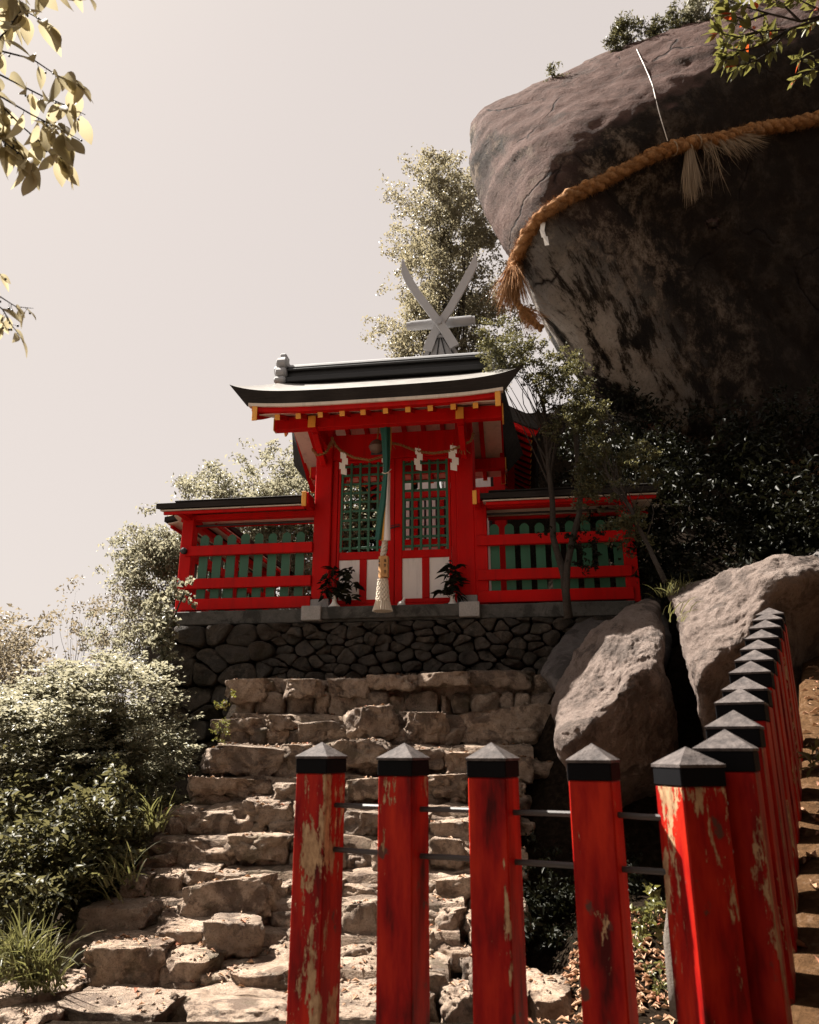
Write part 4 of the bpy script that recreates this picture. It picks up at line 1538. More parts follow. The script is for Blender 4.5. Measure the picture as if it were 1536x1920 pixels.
shide(645, 847, 886, ry - .09, 'white zigzag paper streamer hanging nearest the left pillar')
shide(722, 846, 882, ry - .06, 'white zigzag paper streamer half hidden behind the green ribbon')
shide(785, 839, 878, ry - .10, 'white zigzag paper streamer above the left side of the right door')
shide(849, 834, 878, ry - .10, 'white zigzag paper streamer nearest the right pillar')

# crotal bell
bp = wl3(loc(707, 838, -.42))
bell = thing('bell', 'round bronze bell hanging beside the green ribbon', 'bell', bp, -ANG)
r_ = .105
prof = [(0.0, -r_), (.035, -r_ * .94), (.07, -r_ * .74), (.095, -r_ * .42), (.105, -.012), (.112, -.008), (.112, .008), (.105, .012), (.095, r_ * .42), (.07, r_ * .74), (.035, r_ * .94), (0.0, r_)]
MB().lathe(prof, 24).obj('body', BRONZE, bell, True)
MB().box(-.08, .08, -.012, .012, -.112, -.06, .004).obj('slot', BLACK, bell)
MB().tube([(0, 0, .10), (.01, 0, .16), (.02, .02, .34)], .012, 7).obj('hanger', STRAW, bell)

# bell rope with cloth ribbons, wooden plaque and knotted tassel
yb = -.50
tp = wl3(loc(722, 775, yb))
brp = thing('bell_rope', 'bell rope with green yellow and white ribbons ending in a white tassel', 'rope', tp, -ANG)


def bl(px, py, d=0.0):
    q = loc(px, py, yb + d)
    w_ = wl3(q) - tp
    M = Matrix.Rotation(ANG, 3, 'Z')
    return M @ w_


def ribbon(name, mat, rows_, folds=3, amp=.02):
    """rows: (py, px_left, px_right, depth)"""
    V, F = [], []
    n = 12
    m = 18
    rows_ = np.array(rows_, float)
    for j in range(m + 1):
        py = rows_[0, 0] + (rows_[-1, 0] - rows_[0, 0]) * j / m
        a = np.interp(py, rows_[:, 0], rows_[:, 1]); b = np.interp(py, rows_[:, 0], rows_[:, 2]); d = np.interp(py, rows_[:, 0], rows_[:, 3])
        for i in range(n + 1):
            u = i / n
            V.append(bl(a + (b - a) * u, py, d - amp * (.5 + .5 * math.sin(u * math.pi * 2 * folds + j * .08)) - .05 * math.sin(u * math.pi)))
    for j in range(m):
        for i in range(n):
            o = j * (n + 1) + i
            F.append((o, o + 1, o + n + 2, o + n + 1))
    k = len(V)
    V += [v + Vector((0, .012, 0)) for v in V]
    F += [tuple(q + k for q in f[::-1]) for f in F]
    return MB().add(V, F).obj(name, mat, brp, True)


ribbon('green_ribbon', CLOTH_G, [(776, 709, 732, 0), (820, 715, 732, 0), (862, 718, 732, 0), (888, 719, 730, 0), (940, 712, 728, .01), (1012, 703, 717, .02)], 2, .02)
ribbon('yellow_ribbon', CLOTH_Y, [(888, 724, 731, .03), (950, 718, 729, .03), (1013, 713, 725, .03)], 1, .015)
ribbon('white_ribbon', CLOTH_W, [(886, 725, 732, .015), (950, 722, 731, .015), (1013, 718, 732, .015)], 1, .02)
MB().tube([bl(734, 772, .02), bl(733, 800, .02), bl(733, 830, .02), bl(731, 860, .02)], .010, 6).obj('cord', CLOTH_Y, brp)
MB().tube([bl(717, 886, -.03), bl(722, 888, -.07), bl(728, 886, -.07), bl(733, 880, .0)], .008, 6).obj('tie', CREAM, brp)
twisted([np.array(bl(724, y, .04)) for y in (780, 900, 1000)] + [np.array(bl(718, 1048, .02))], .038, 3, 12, brp, np.zeros(3), CREAM, n=7)
c0 = bl(719.5, 1064)
blk = MB()
hx_, hz_ = .060, .135
oct_ = [(-.060, -.04), (-.022, -.085), (.060, -.06), (.066, .03), (.0, .07), (-.055, .03)]
blk.prism([(c0.x + a, c0.y + b) for a, b in oct_], 2, c0.z - hz_, c0.z + hz_)
bo = blk.obj('plaque', WOOD, brp)
ink = MB()
for face, (fx, fy, ux, uy) in enumerate(((-.046, -.0655, .64, -.76), (.030, -.0728, .957, .29))):
    for j, zz in enumerate((.075, .012, -.07)):
        o = Vector((c0.x + fx, c0.y + fy, c0.z + zz))
        u = Vector((ux, uy, 0)) if face == 0 else Vector((ux, uy, 0))
        nrm = Vector((u.y, -u.x, 0))
        for (a0, z0, a1, z1) in (((-.011, .012, .011, .012), (0, .020, 0, -.018), (-.010, -.002, .010, -.004), (-.002, .0, -.012, -.018), (.002, 0, .012, -.018)),
                                 ((-.010, .014, .010, .014), (-.009, .014, -.009, -.006), (.009, .014, .009, -.006), (-.009, .004, .009, .004), (-.012, -.016, .012, -.016)),
                                 ((0, .020, -.012, .004), (0, .020, .012, .004), (-.008, .002, .008, .002), (0, .008, 0, -.018), (-.012, -.018, .012, -.018)))[j]:
            p0 = o + u * a0 + Vector((0, 0, z0)) + nrm * .002
            p1 = o + u * a1 + Vector((0, 0, z1)) + nrm * .002
            ink.beam(p0, p1, .004, .005, up=(nrm.x, nrm.y, .01), c=.0005)
ink.obj('characters', BLACK, bo)
ts = MB()
ct, cb = bl(718, 1086), bl(716, 1146)
H_ = ct.z - cb.z
nr_, nz_ = 22, 26
V, F = [], []
for j in range(nz_ + 1):
    t = j / nz_
    r0 = .062 + .035 * t + .030 * max(0, t - .75) * 4 * .8
    for i in range(nr_ * 2):
        an = 2 * math.pi * i / (nr_ * 2)
        if t < .72:
            knit = .008 * math.sin(an * nr_ / 2 + (j % 2) * math.pi) * (1 if (j // 2) % 2 else -1)
        else:
            knit = .011 * (1 if i % 2 else -1)
        V.append((ct.x + (r0 + knit) * math.cos(an), ct.y + (r0 + knit) * math.sin(an), ct.z - H_ * t))
n = nr_ * 2
for j in range(nz_):
    for i in range(n):
        F.append((j * n + i, j * n + (i + 1) % n, (j + 1) * n + (i + 1) % n, (j + 1) * n + i))
F += [tuple(range(n)), tuple(nz_ * n + q for q in range(n))[::-1]]
ts.add(V, F).obj('tassel', CREAM, brp)

# two white vases of evergreen sprigs, a small white figure
def leaf_mesh(name, L, W, fold, mat, droop=.15, m=5):
    V, F = [], []
    for j in range(m + 1):
        t = j / m
        w = W * math.sin(math.pi * min(1, t ** .8)) ** .9 * (1 - .15 * t) if 0 < t < 1 else 0.0005
        z = -droop * L * t * t
        V += [(-w / 2, L * t, z + fold * w), (0, L * t, z), (w / 2, L * t, z + fold * w)]
    for j in range(m):
        o = j * 3
        F += [(o, o + 1, o + 4, o + 3), (o + 1, o + 2, o + 5, o + 4)]
    return new_mesh(name, V, F, mat, True)


SAK = leaf_mesh('leaf', .13, .055, .25, LEAF_D, .2)
SAK2 = leaf_mesh('leaf', .10, .042, .3, LEAF_D, .1)


def vase(px, py, label, pts, n):
    b = wl3(loc(px, py, -.12))
    o = thing('sakaki_vase', label, 'vase', b, -ANG, 'vases of evergreen sprigs at the shrine doors')
    MB().lathe([(0, 0), (.075, 0), (.078, .015), (.045, .045), (.030, .08), (.034, .16), (.040, .17), (.0, .17)], 18).obj('vase', PAPER, o, True)
    st = MB()
    rr = random.Random(px)
    for i in range(n):
        qx, qy = pts[i % len(pts)]
        e = wl3(loc(qx + rr.uniform(-7, 7), qy + rr.uniform(-7, 7), -.12 + rr.uniform(-.16, .05)))
        e = Matrix.Rotation(ANG, 3, 'Z') @ (e - b)
        if i < len(pts): st.tube([(0, 0, .12), (e.x * .35, e.y * .4, e.z * .6), tuple(e)], [.006, .005, .003], 5)
        put('leaf', SAK if i % 3 else SAK2, o, e, (rr.uniform(-.9, .5), rr.uniform(-.8, .8), rr.uniform(0, 6.28)), rr.uniform(.9, 1.45))
    st.obj('stem', BARK, o)


vase(627, 1139, 'white vase of dark evergreen sprigs by the left pillar', [(608, 1098), (615, 1082), (628, 1070), (640, 1075), (655, 1072), (660, 1095), (650, 1110), (637, 1095), (620, 1105), (610, 1112), (636, 1115), (657, 1120)], 110)
vase(849, 1136, 'white vase of dark evergreen sprigs by the right pillar', [(856, 1060), (846, 1066), (840, 1080), (850, 1085), (858, 1092), (838, 1096), (850, 1105), (832, 1108), (857, 1075), (858, 1115)], 90)
fg = wl3(loc(753, 1138, -.10))
fo = thing('figurine', 'small white ceramic figure with an upright ear beside the tassel', 'figurine', fg, -ANG)
MB().lathe([(0, 0), (.045, 0), (.055, .03), (.045, .06), (.02, .075), (0, .078)], 14).obj('body', PAPER, fo, True)
MB().tube([(.01, 0, .05), (.03, 0, .09), (.045, 0, .13)], [.028, .022, .006], 8).obj('ear', PAPER, fo, True)
rkb = wl3(loc(833, 1141, -.14))
st_ = put('flat_stone', stone_mesh(.22, .12, .06, 77, WALLST, 6), None, rkb + Vector((0, 0, .02)))
tag(st_, 'flat dark stone lying on the sill before the right door', 'stone')

# ------------------------------------------------------------------ red post fences in front
def post_obj(fence, base, top_z, size, yaw, bottom_z, cap_h=.055, band=.048, wear=.3):
    h = top_z - cap_h - bottom_z
    p = MB().box(-size / 2, size / 2, -size / 2, size / 2, 0, h - band, .004).obj('post', POST, fence, False,
                                                                                  (base[0], base[1], bottom_z), (0, 0, yaw))
    p.color = (wear, wear, wear, 1)
    MB().box(-size / 2 - .002, size / 2 + .002, -size / 2 - .002, size / 2 + .002, h - band, h, .003).obj('band', BAND, p)
    s = size / 2 + .004
    V = [(-s, -s, h), (s, -s, h), (s, s, h), (-s, s, h), (-s, -s, h + .008), (s, -s, h + .008), (s, s, h + .008), (-s, s, h + .008), (random.uniform(-.004, .004), random.uniform(-.004, .004), h + cap_h)]
    MB().add(V, [(3, 2, 1, 0), (0, 1, 5, 4), (1, 2, 6, 5), (2, 3, 7, 6), (3, 0, 4, 7), (4, 5, 8), (5, 6, 8), (6, 7, 8), (7, 4, 8)]).obj('cap', CAP, p)
    return p


FD = np.array((-.891, .454))
front = thing('post_fence', 'red post fence with black caps crossing in front of the stone steps', 'fence', (.26, 2.5, 0))
fyaw = math.atan2(-FD[1], -FD[0])
P0 = np.array((.26, 2.5))
ts_ = [.635, .3135, 0.0, -.314]
tops = [.030, .026, .026, .022]
pos = [P0 + FD * t for t in ts_]
for q, tz, we in zip(pos, tops, (.58, .34, .16, .10)):
    post_obj(front, (q[0] - .26, q[1] - 2.5), EYE + tz, .123, fyaw + random.uniform(-.02, .02), .02, wear=we)
corner = at(1291, 1448, 2.23)
post_obj(front, (corner[0] - .26, corner[1] - 2.5), EYE + .012, .134, math.atan2(.245, .969) + 0.0, .02, wear=.45)
allp = pos + [corner[:2]]
for z in (EYE - .176, EYE - .314):
    for a, b in zip(allp[:-1], allp[1:]):
        d = (b - a) / np.linalg.norm(b - a)
        a1 = a + d * .050; b1 = b - d * .055
        MB().tube([(a1[0] - .26, a1[1] - 2.5, z + random.uniform(-.003, .003)), ((a1[0] + b1[0]) / 2 - .26, (a1[1] + b1[1]) / 2 - 2.5, z), (b1[0] - .26, b1[1] - 2.5, z)], .0085, 8).obj('rod', ROD, front)

side = thing('post_fence', 'red post fence climbing away up the slope on the right', 'fence', (.913, 2.31, .8))
sidepx = [1357, 1374, 1387, 1397, 1406, 1414, 1422, 1428, 1434, 1439, 1443]
Ys = [2.33, 2.57, 2.80, 3.02, 3.27, 3.50, 3.74, 3.98, 4.24, 4.50, 4.76]
apex = [1367, 1331, 1290, 1268, 1239, 1218, 1199, 1180, 1162, 1148, 1139]
sidep = []
for cx, Y, ap in zip(sidepx, Ys, apex):
    P = at(cx, ap, Y + .0)
    sidep.append(P)
for P in sidep:
    gz = ground_z(P[0] + .22, P[1] - .12) - .15
    post_obj(side, (P[0] - .913, P[1] - 2.31), P[2] - .8 + .0, .155, math.atan2(.485, .875) * -1 + random.uniform(-.015, .015), gz - .8, .062, .055, wear=random.uniform(.05, .42))
for dz in (-.20, -.37):
    for a, b in zip(sidep[:-1], sidep[1:]):
        MB().tube([(a[0] - .913, a[1] - 2.31, a[2] - .8 + dz), (b[0] - .913, b[1] - 2.31, b[2] - .8 + dz)], .0085, 6).obj('rod', ROD, side)
for (px, py) in ((1361, 1506), (1371, 1597)):
    q = at(px, py, 2.245)
    MB().lathe([(0, -.002), (.0075, -.002), (.0065, .004), (0, .007)], 10).obj('bolt', PALE, side, True, (q[0] - .913, q[1] - 2.31, q[2] - .8), (R(90), 0, -.3))

# ------------------------------------------------------------------ the great rope round the boulder
CAMP = Vector((0, 0, EYE))


def on_rock(bvh, px, py, lift):
    d = Vector(ray(px, py)).normalized()
    h = bvh.ray_cast(CAMP, d)
    if h[0] is None: return None
    return np.array(h[0] - d * lift)


rpx = [(1640, 205), (1580, 214), (1536, 222), (1485, 232), (1440, 238), (1400, 246), (1350, 260), (1300, 268), (1250, 280), (1200, 302), (1150, 330), (1110, 350), (1070, 368), (1035, 390), (1005, 415), (988, 442),
       (975, 470), (966, 496), (962, 520)]
last = 0.1
RP = []
for (x, y) in rpx:
    q = on_rock(BB, x, y, .085)
    RP.append(q)
RP = np.array([q if q is not None else at(x, y, 10.9) for q, (x, y) in zip(RP, rpx)])
rope = thing('sacred_rope', 'thick twisted straw rope slung round the face of the great boulder', 'rope', RP[8])
strands = twisted(RP, .100, 3, 15, rope, RP[8], STRAW, n=14, lump=.4, rough=.013, per=40)
# loose fibres standing out from the lay
q = resample(RP, 260, closed=False)
V, F = [], []
for i in range(20000):
    k = rng.integers(0, 259)
    t = q[k + 1] - q[k]; t = t / (np.linalg.norm(t) + 1e-9)
    a = rng.normal(size=3); a -= t * (a @ t); a /= np.linalg.norm(a)
    p = q[k] + t * rng.uniform(-.05, .05) + a * .098
    L = rng.uniform(.02, .09) * (1.5 if k > 190 else 1.0)
    d = (a * rng.uniform(.2, .9) + t * rng.normal() * .9 + np.array((0, 0, -.3))); d /= np.linalg.norm(d)
    e = p + d * L
    w = np.cross(d, a); w = w / (np.linalg.norm(w) + 1e-9) * .0030
    b = len(V)
    V += [p - w - RP[8], p + w - RP[8], e - RP[8]]
    F.append((b, b + 1, b + 2))
fz = put('straw_fibre', new_mesh('straw_fibre', V, np.array(F), STRAW), rope)
tag(fz, kind='stuff')


def brush(name, top, bot, n, spread, mat, parent, base, rad0=.04, wv=.006, curl=.12):
    V, F = [], []
    top, bot = np.array(top, float), np.array(bot, float)
    ax = bot - top
    L = np.linalg.norm(ax); ax = ax / L
    for i in range(n):
        a = rng.normal(size=3); a -= ax * (a @ ax)
        p0 = top + a * rad0 * .6
        ln = L * rng.uniform(.6, 1.08)
        c = rng.normal(size=3) * curl * L * .35
        pts = [p0 + ax * ln * s + a * spread * s + c * s * s for s in (0, .35, .7, 1.0)]
        w = np.cross(ax, rng.normal(size=3)); w = w / np.linalg.norm(w) * wv * rng.uniform(.5, 1.2)
        b = len(V)
        for s, p in enumerate(pts):
            ww = w * (1, 1, .8, .2)[s]
            V += [p - ww - base, p + ww - base]
        for s in range(3): F.append((b + 2 * s, b + 2 * s + 1, b + 2 * s + 3, b + 2 * s + 2))
    o = put(name, new_mesh(name, V, np.array(F), mat), parent)
    return o


e0 = RP[-1]
e1 = at(966, 572, e0[1] - .02)
brush('frayed_end', e0 + np.array((0, 0, .12)), at(958, 575, e0[1] - .05), 900, .11, STRAW, rope, RP[8], .09, .004, .10)
tl = [at(x, y, e0[1] - .02 + d) for x, y, d in ((962, 540, 0), (966, 562, .03), (978, 578, .06), (992, 596, .10), (1004, 608, .14), (1016, 616, .18))]
twisted(np.array(tl), .055, 2, 5, rope, RP[8], STRAW, name='tail_strand', n=8, lump=.25)
brush('tail_fibre', tl[2], tl[-1], 260, .07, STRAW, rope, RP[8], .06, .003, .3)
tq = on_rock(BB, 1293, 285, .16)
brush('straw_tassel', tq, at(1298, 374, tq[1] - .05), 420, .045, STRAW_PALE, rope, RP[8], .055, .0045, .06)
for i in range(9):
    x0 = 1318 + i * 10
    a = on_rock(BB, x0, 268 - i * 1.5, .17)
    brush('straw_fringe', a, at(x0 + 18 + i * 2.4, 290 + random.uniform(0, 14) - i * 2.0 + (40 if i in (1, 2) else 0), a[1] - .05), 9 if i in (1, 2) else 34, .07, STRAW_PALE, rope, RP[8], .06, .0035, .35)
# knots where the tassels are tied
for (x, y) in ((1262, 278), (1306, 266), (1290, 280)):
    a = on_rock(BB, x, y, .10); nx = on_rock(BB, x + 14, y - 4, .10)
    if a is None or nx is None: continue
    t = (nx - a) / np.linalg.norm(nx - a)
    u = np.cross(t, np.array((0, -1, 0))); u /= np.linalg.norm(u); w = np.cross(t, u)
    ring = [a - RP[8] + (u * math.cos(k / 12 * 6.283) + w * math.sin(k / 12 * 6.283)) * .118 for k in range(13)]
    MB().tube(ring, .013, 6, cap=False).obj('binding', STRAW_PALE, rope)
sq = on_rock(BB, 1018, 420, .10)
s_ = thing('paper_streamer', 'white crumpled paper streamer dangling from the thick boulder rope', 'streamer', sq)
mb = MB()
for i, (x0, y0, x1, y1) in enumerate(((1014, 416, 1021, 432), (1012, 430, 1024, 444), (1018, 442, 1030, 459))):
    a, b = at(x0, y0, sq[1] - .02 * i), at(x1, y1, sq[1] - .02 * i - .02)
    c = at(x0 + 9, y0 + 1, sq[1]); d = at(x1 - 8, y1 + 1, sq[1])
    V = [a - sq, c - sq, b - sq, d - sq]
    V2 = [v + np.array((0, .006, 0)) for v in V]
    mb.add(V + V2, [(0, 1, 2, 3), (7, 6, 5, 4), (0, 4, 5, 1), (1, 5, 6, 2), (2, 6, 7, 3), (3, 7, 4, 0)])
mb.obj('paper', PAPER, s_)
# pale cord that runs over the top of the boulder down to the rope
cp_ = [on_rock(BB, x, y, .02) for x, y in ((1194, 92), (1200, 105), (1208, 122), (1216, 140), (1223, 158), (1228, 178), (1233, 200), (1240, 225), (1247, 248), (1252, 264))]
cp_ = np.array([c for c in cp_ if c is not None])
co = thing('cord', 'thin pale cord hanging over the boulder crown down to the thick rope', 'cord', cp_[0])
MB().tube([c - cp_[0] for c in resample(cp_, 40, closed=False)], .008, 6).obj('line', PAPER, co)

# ------------------------------------------------------------------ vegetation
def leaf_cloud(C, size, seed, aspect=.5, up=.6, jitter=.35, fold=.18):
    """leaf blades as folded rhombi at points C; returns verts, faces"""
    r = np.random.default_rng(seed)
    n = len(C)
    N = r.normal(size=(n, 3)); N /= np.linalg.norm(N, axis=1, keepdims=True)
    N = N * (1 - up) + np.array((0, 0, 1.0)) * up
    N /= np.linalg.norm(N, axis=1, keepdims=True)
    A = r.normal(size=(n, 3)); A[:, 2] -= .25
    A -= N * (A * N).sum(1, keepdims=True); A /= np.linalg.norm(A, axis=1, keepdims=True)
    B = np.cross(N, A)
    s = (size * r.uniform(1 - jitter, 1 + jitter, n))[:, None]
    w = s * aspect
    v0 = C - A * s * .5
    v2 = C + A * s * .5 - N * s * .10
    mid = C - A * s * .05
    v1 = mid - B * w * .5 + N * s * fold
    v3 = mid + B * w * .5 + N * s * fold
    V = np.stack((v0, v1, v2, v3), 1).reshape(-1, 3)
    i = np.arange(n) * 4
    F = np.stack((np.stack((i, i + 1, i + 2), -1), np.stack((i, i + 2, i + 3), -1)), 1).reshape(-1, 3)
    return V, F


def clumps(blobs, seed, n_sub, sub_r, per, shell=.55, flat=.6, gap=-.12):
    """blobs: (centre, (rx,ry,rz)); sprays of leaves scattered through each blob"""
    r = np.random.default_rng(seed)
    out, cents = [], []
    vol = np.array([b[1][0] * b[1][1] * b[1][2] for b in blobs]) ** (2 / 3)
    cnt = np.maximum(1, (n_sub * vol / vol.sum()).astype(int))
    for (c, rad), m in zip(blobs, cnt):
        u = r.normal(size=(m, 3)); u /= np.linalg.norm(u, axis=1, keepdims=True)
        k = r.uniform(shell ** 3, 1, m) ** (1 / 3)
        lump = 1 + .45 * fbm(u * 1.9 + seed * 1.3, 3, seed % 50)
        off = u * (k * lump)[:, None] * np.array(rad)
        cc = np.array(c) + off
        keep = fbm(cc * (.30 / sub_r) + seed, 2, 31) > gap
        cc, off = cc[keep], off[keep]
        cents.append(cc)
        for q, o_ in zip(cc, off):
            # a spray: leaves along a short twig that grows outwards and droops
            pn = max(3, int(per * r.uniform(.4, 1.5)))
            dv = o_ / (np.linalg.norm(o_) + 1e-6) * .8 + r.normal(size=3) * .6 + np.array((0, 0, .15))
            dv /= np.linalg.norm(dv)
            L = sub_r * r.uniform(1.2, 3.0)
            t = r.uniform(0, 1, pn) ** .8
            d = dv * (t * L)[:, None] + r.normal(size=(pn, 3)) * np.array((1, 1, flat)) * sub_r * .42
            d[:, 2] -= .22 * L * t * t
            out.append(q + d)
    return np.concatenate(out), np.concatenate(cents)


def branches(base, cents, seed, r0, k=14, fork=.45, wig=.12):
    """trunk and limbs as tapering tubes to a choice of clump centres"""
    r = np.random.default_rng(seed)
    mb = MB()
    base = np.array(base, float)
    mid = cents.mean(0)
    top = base + (mid - base) * .85
    tr = [base + (top - base) * t + r.normal(size=3) * wig * t * np.array((1, 1, .3)) for t in np.linspace(0, 1, 7)]
    mb.tube(tr, list(np.linspace(r0, r0 * .45, 7)), 9)
    sel = cents[r.permutation(len(cents))[:k]]
    for c in sel:
        t = r.uniform(fork, 1.0)
        i = t * 6; a = int(min(5, math.floor(i)))
        s = tr[a] + (tr[a + 1] - tr[a]) * (i - a)
        L = np.linalg.norm(c - s)
        wl_ = min(L, .9)
        m1 = s + (c - s) * .35 + r.normal(size=3) * .09 * wl_ + np.array((0, 0, .06 * wl_))
        m2 = s + (c - s) * .72 + r.normal(size=3) * .08 * wl_
        ra = r0 * .30 * (1 - .4 * t)
        q4 = resample(np.array((s, m1, m2, c)), 11, closed=False)
        mb.tube(q4, list(np.linspace(1, 0, 11) ** 1.2 * ra + ra * .10), 6)
    return mb


def tree(name, label, cat, base, blobs, mat, leaf, n_sub, sub_r, per, seed, r0=.1, up=.5, aspect=.5, shell=.55, flat=.6, group=None, k=16, fork=.4, bark=None, wig=.12):
    base = np.array(base, float)
    o = thing(name, label, cat, base, 0, group)
    P, cents = clumps(blobs, seed, n_sub, sub_r, per, shell, flat)
    V, F = leaf_cloud(P - base, leaf, seed + 1, aspect, up)
    put('crown', new_mesh('crown', V, F, mat), o)
    mb = branches(base, cents, seed + 2, r0, k, fork, wig)
    mb.v = [tuple(np.array(v) - base) for v in mb.v]
    mb.obj('trunk', bark or BARK, o, True)
    return o


def B(px, py, Y, rx, ry=None, rz=None):
    return (at(px, py, Y), (rx, ry or rx, rz or rx * .8))


def gz(x, y): return ground_z(x, y)


# big broadleaf mass left of the steps: separate trees on the falling slope
TG = 'trees on the falling slope left of the steps'
def btree(label, x, y, blobs, mat, leaf, n_sub, sub_r, per, seed, r0=.1, **k):
    return tree('broadleaf_tree', label, 'tree', (x, y, gz(x, y) - .1), blobs, mat, leaf, n_sub, sub_r, per, seed, r0, **k)


btree('pale green spreading maple tree against the stone wall left of the steps', -3.9, 8.6,
      [B(215, 1300, 8.8, .55, .9, .40), B(150, 1350, 8.6, .75, .9, .45), B(250, 1390, 9.0, .45, .8, .42), B(120, 1440, 8.4, .8, .9, .5), B(215, 1465, 8.6, .55, .8, .45), B(40, 1390, 8.4, .7, .9, .5), B(60, 1320, 8.9, .5, .7, .3)],
      LEAF_A, .060, 1250, .15, 50, 101, .09, up=.70, aspect=.55, flat=.22, group=TG, k=60)
btree('low dark leaved tree in the shade below the maple tree', -3.4, 7.0,
      [B(90, 1560, 7.3, .75, .8, .5), B(180, 1590, 7.5, .45, .7, .45), B(50, 1650, 6.9, .6, .7, .5), B(140, 1690, 6.9, .45, .6, .4), B(-40, 1560, 7.2, .6, .7, .6), B(215, 1540, 8.0, .35, .5, .35)],
      LEAF_C, .070, 760, .13, 40, 111, .06, up=.55, aspect=.5, flat=.5, group=TG, k=26)
btree('tall pale tree rising at the left frame edge behind the maple tree', -7.6, 13.5,
      [B(60, 1240, 13.5, .8, 1, .75), B(-30, 1280, 13.5, .9, 1, .7), B(130, 1280, 13.2, .6, .8, .5), B(30, 1190, 14, .5, .7, .3)],
      LEAF_F, .085, 420, .22, 34, 121, .09, up=.45, aspect=.5, group=TG, k=30)
btree('slender sparse sapling with thin twigs reaching up into the sky at left', -5.2, 11.6,
      [B(150, 1130, 12, .30, .5, .22), B(120, 1180, 12, .35, .5, .25), B(205, 1170, 11.8, .4, .5, .3), B(180, 1225, 11.6, .5, .6, .3), B(230, 1130, 12, .2, .3, .3)],
      LEAF_F, .06, 150, .12, 16, 131, .035, up=.4, aspect=.45, group=TG, k=40)
btree('bushy olive tree behind the left fence corner post', -4.4, 12.4,
      [B(300, 1010, 12.2, .45, .7, .55), B(270, 1085, 12.0, .5, .8, .6), B(250, 1160, 11.8, .45, .6, .5), B(330, 1060, 12.4, .5, .8, .7), B(275, 1215, 11.4, .35, .6, .4)],
      LEAF_A, .06, 600, .14, 42, 141, .07, up=.45, aspect=.5, group=TG, k=24)
btree('rounded olive evergreen tree rising behind the roof of the left fence', -2.4, 15.0,
      [B(455, 940, 15, .9, 1.2, .6), B(520, 910, 15.2, .8, 1, .7), B(560, 950, 15.0, .9, 1, .9), B(395, 970, 14.8, .8, 1, .5), B(560, 860, 15.4, .45, .7, .5), B(470, 1010, 15, 1.2, 1, .8), B(590, 1030, 15, 1.0, 1, .9), B(350, 1010, 14.6, .5, .7, .5), B(520, 1090, 14.8, 1.2, .8, .7)],
      LEAF_A, .085, 1500, .20, 42, 151, .13, up=.45, aspect=.5, group=TG, k=24)
btree('dark evergreen seen through the left lattice door', -0.9, 16.0,
      [B(680, 950, 16, 1.0, .8, 1.1), B(680, 1040, 16, 1.1, .8, .9), B(600, 960, 16.4, .9, .8, .9), B(760, 1000, 16.4, .9, .8, .9)],
      LEAF_C, .10, 900, .24, 36, 161, .10, up=.4, group=TG, k=14)
# tree behind the shrine roof
tree('oak_tree', 'tall grey green oak tree rising behind the crossed roof finials', 'tree', (1.1, 17.5, gz(1.1, 17.5)),
     [B(800, 365, 17.5, .75, 1.2, .55), B(850, 355, 17.5, .6, 1, .5), B(785, 440, 17.3, .65, 1.2, .7), B(860, 430, 17.6, .85, 1.2, .8), B(905, 500, 17.6, .9, 1, 1.0), B(800, 530, 17.2, .75, 1.2, .9),
      B(770, 600, 17.2, .7, 1, .7), B(850, 600, 17.3, 1.0, 1, .9), B(735, 650, 17, .55, 1, .4), B(930, 620, 17.2, .9, .8, .9), B(820, 690, 17.2, 1.0, .8, .6), B(900, 390, 17.8, .4, .8, .6)],
     LEAF_B, .085, 1700, .20, 42, 171, .20, up=.35, aspect=.5, shell=.45, k=46, fork=.25)
# shrub that leans over the right end of the shrine roof, rooted by the wall
sb = at(1065, 1150, 9.15)
tree('roof_shrub', 'olive shrub with a thin crooked trunk leaning over the right end of the shrine roof', 'shrub', sb,
     [B(935, 632, 9.45, .24, .4, .20), B(985, 665, 9.4, .32, .4, .24), B(918, 668, 9.6, .18, .25, .14), B(1015, 700, 9.3, .28, .35, .26), B(955, 612, 9.5, .16, .3, .12), B(1045, 672, 9.3, .2, .3, .20), B(1040, 730, 9.2, .26, .35, .24),
      B(1075, 705, 9.2, .16, .3, .26), B(1080, 760, 9.1, .16, .2, .2)],
     LEAF_C, .044, 480, .075, 32, 181, .05, up=.35, aspect=.48, shell=.3, k=36, fork=.55, wig=.07)
sb2 = at(1248, 1092, 7.9)
tree('glossy_shrub', 'thin dark shrub with glinting small leaves growing from the rock right of the shrine', 'shrub', sb2,
     [B(1115, 800, 8.7, .24, .3, .22), B(1150, 840, 8.6, .30, .3, .26), B(1120, 880, 8.6, .26, .3, .22), B(1190, 870, 8.5, .20, .25, .2), B(1220, 920, 8.4, .2, .25, .16), B(1160, 930, 8.5, .22, .3, .2), B(1175, 990, 8.3, .18, .25, .18),
      B(1090, 760, 8.8, .2, .25, .2), B(1245, 940, 8.3, .12, .2, .10), B(1100, 930, 8.6, .14, .2, .2), B(1060, 800, 8.8, .16, .2, .2)],
     LEAF_C, .046, 460, .075, 32, 191, .03, up=.3, aspect=.5, shell=.3, k=40, fork=.35, wig=.10)
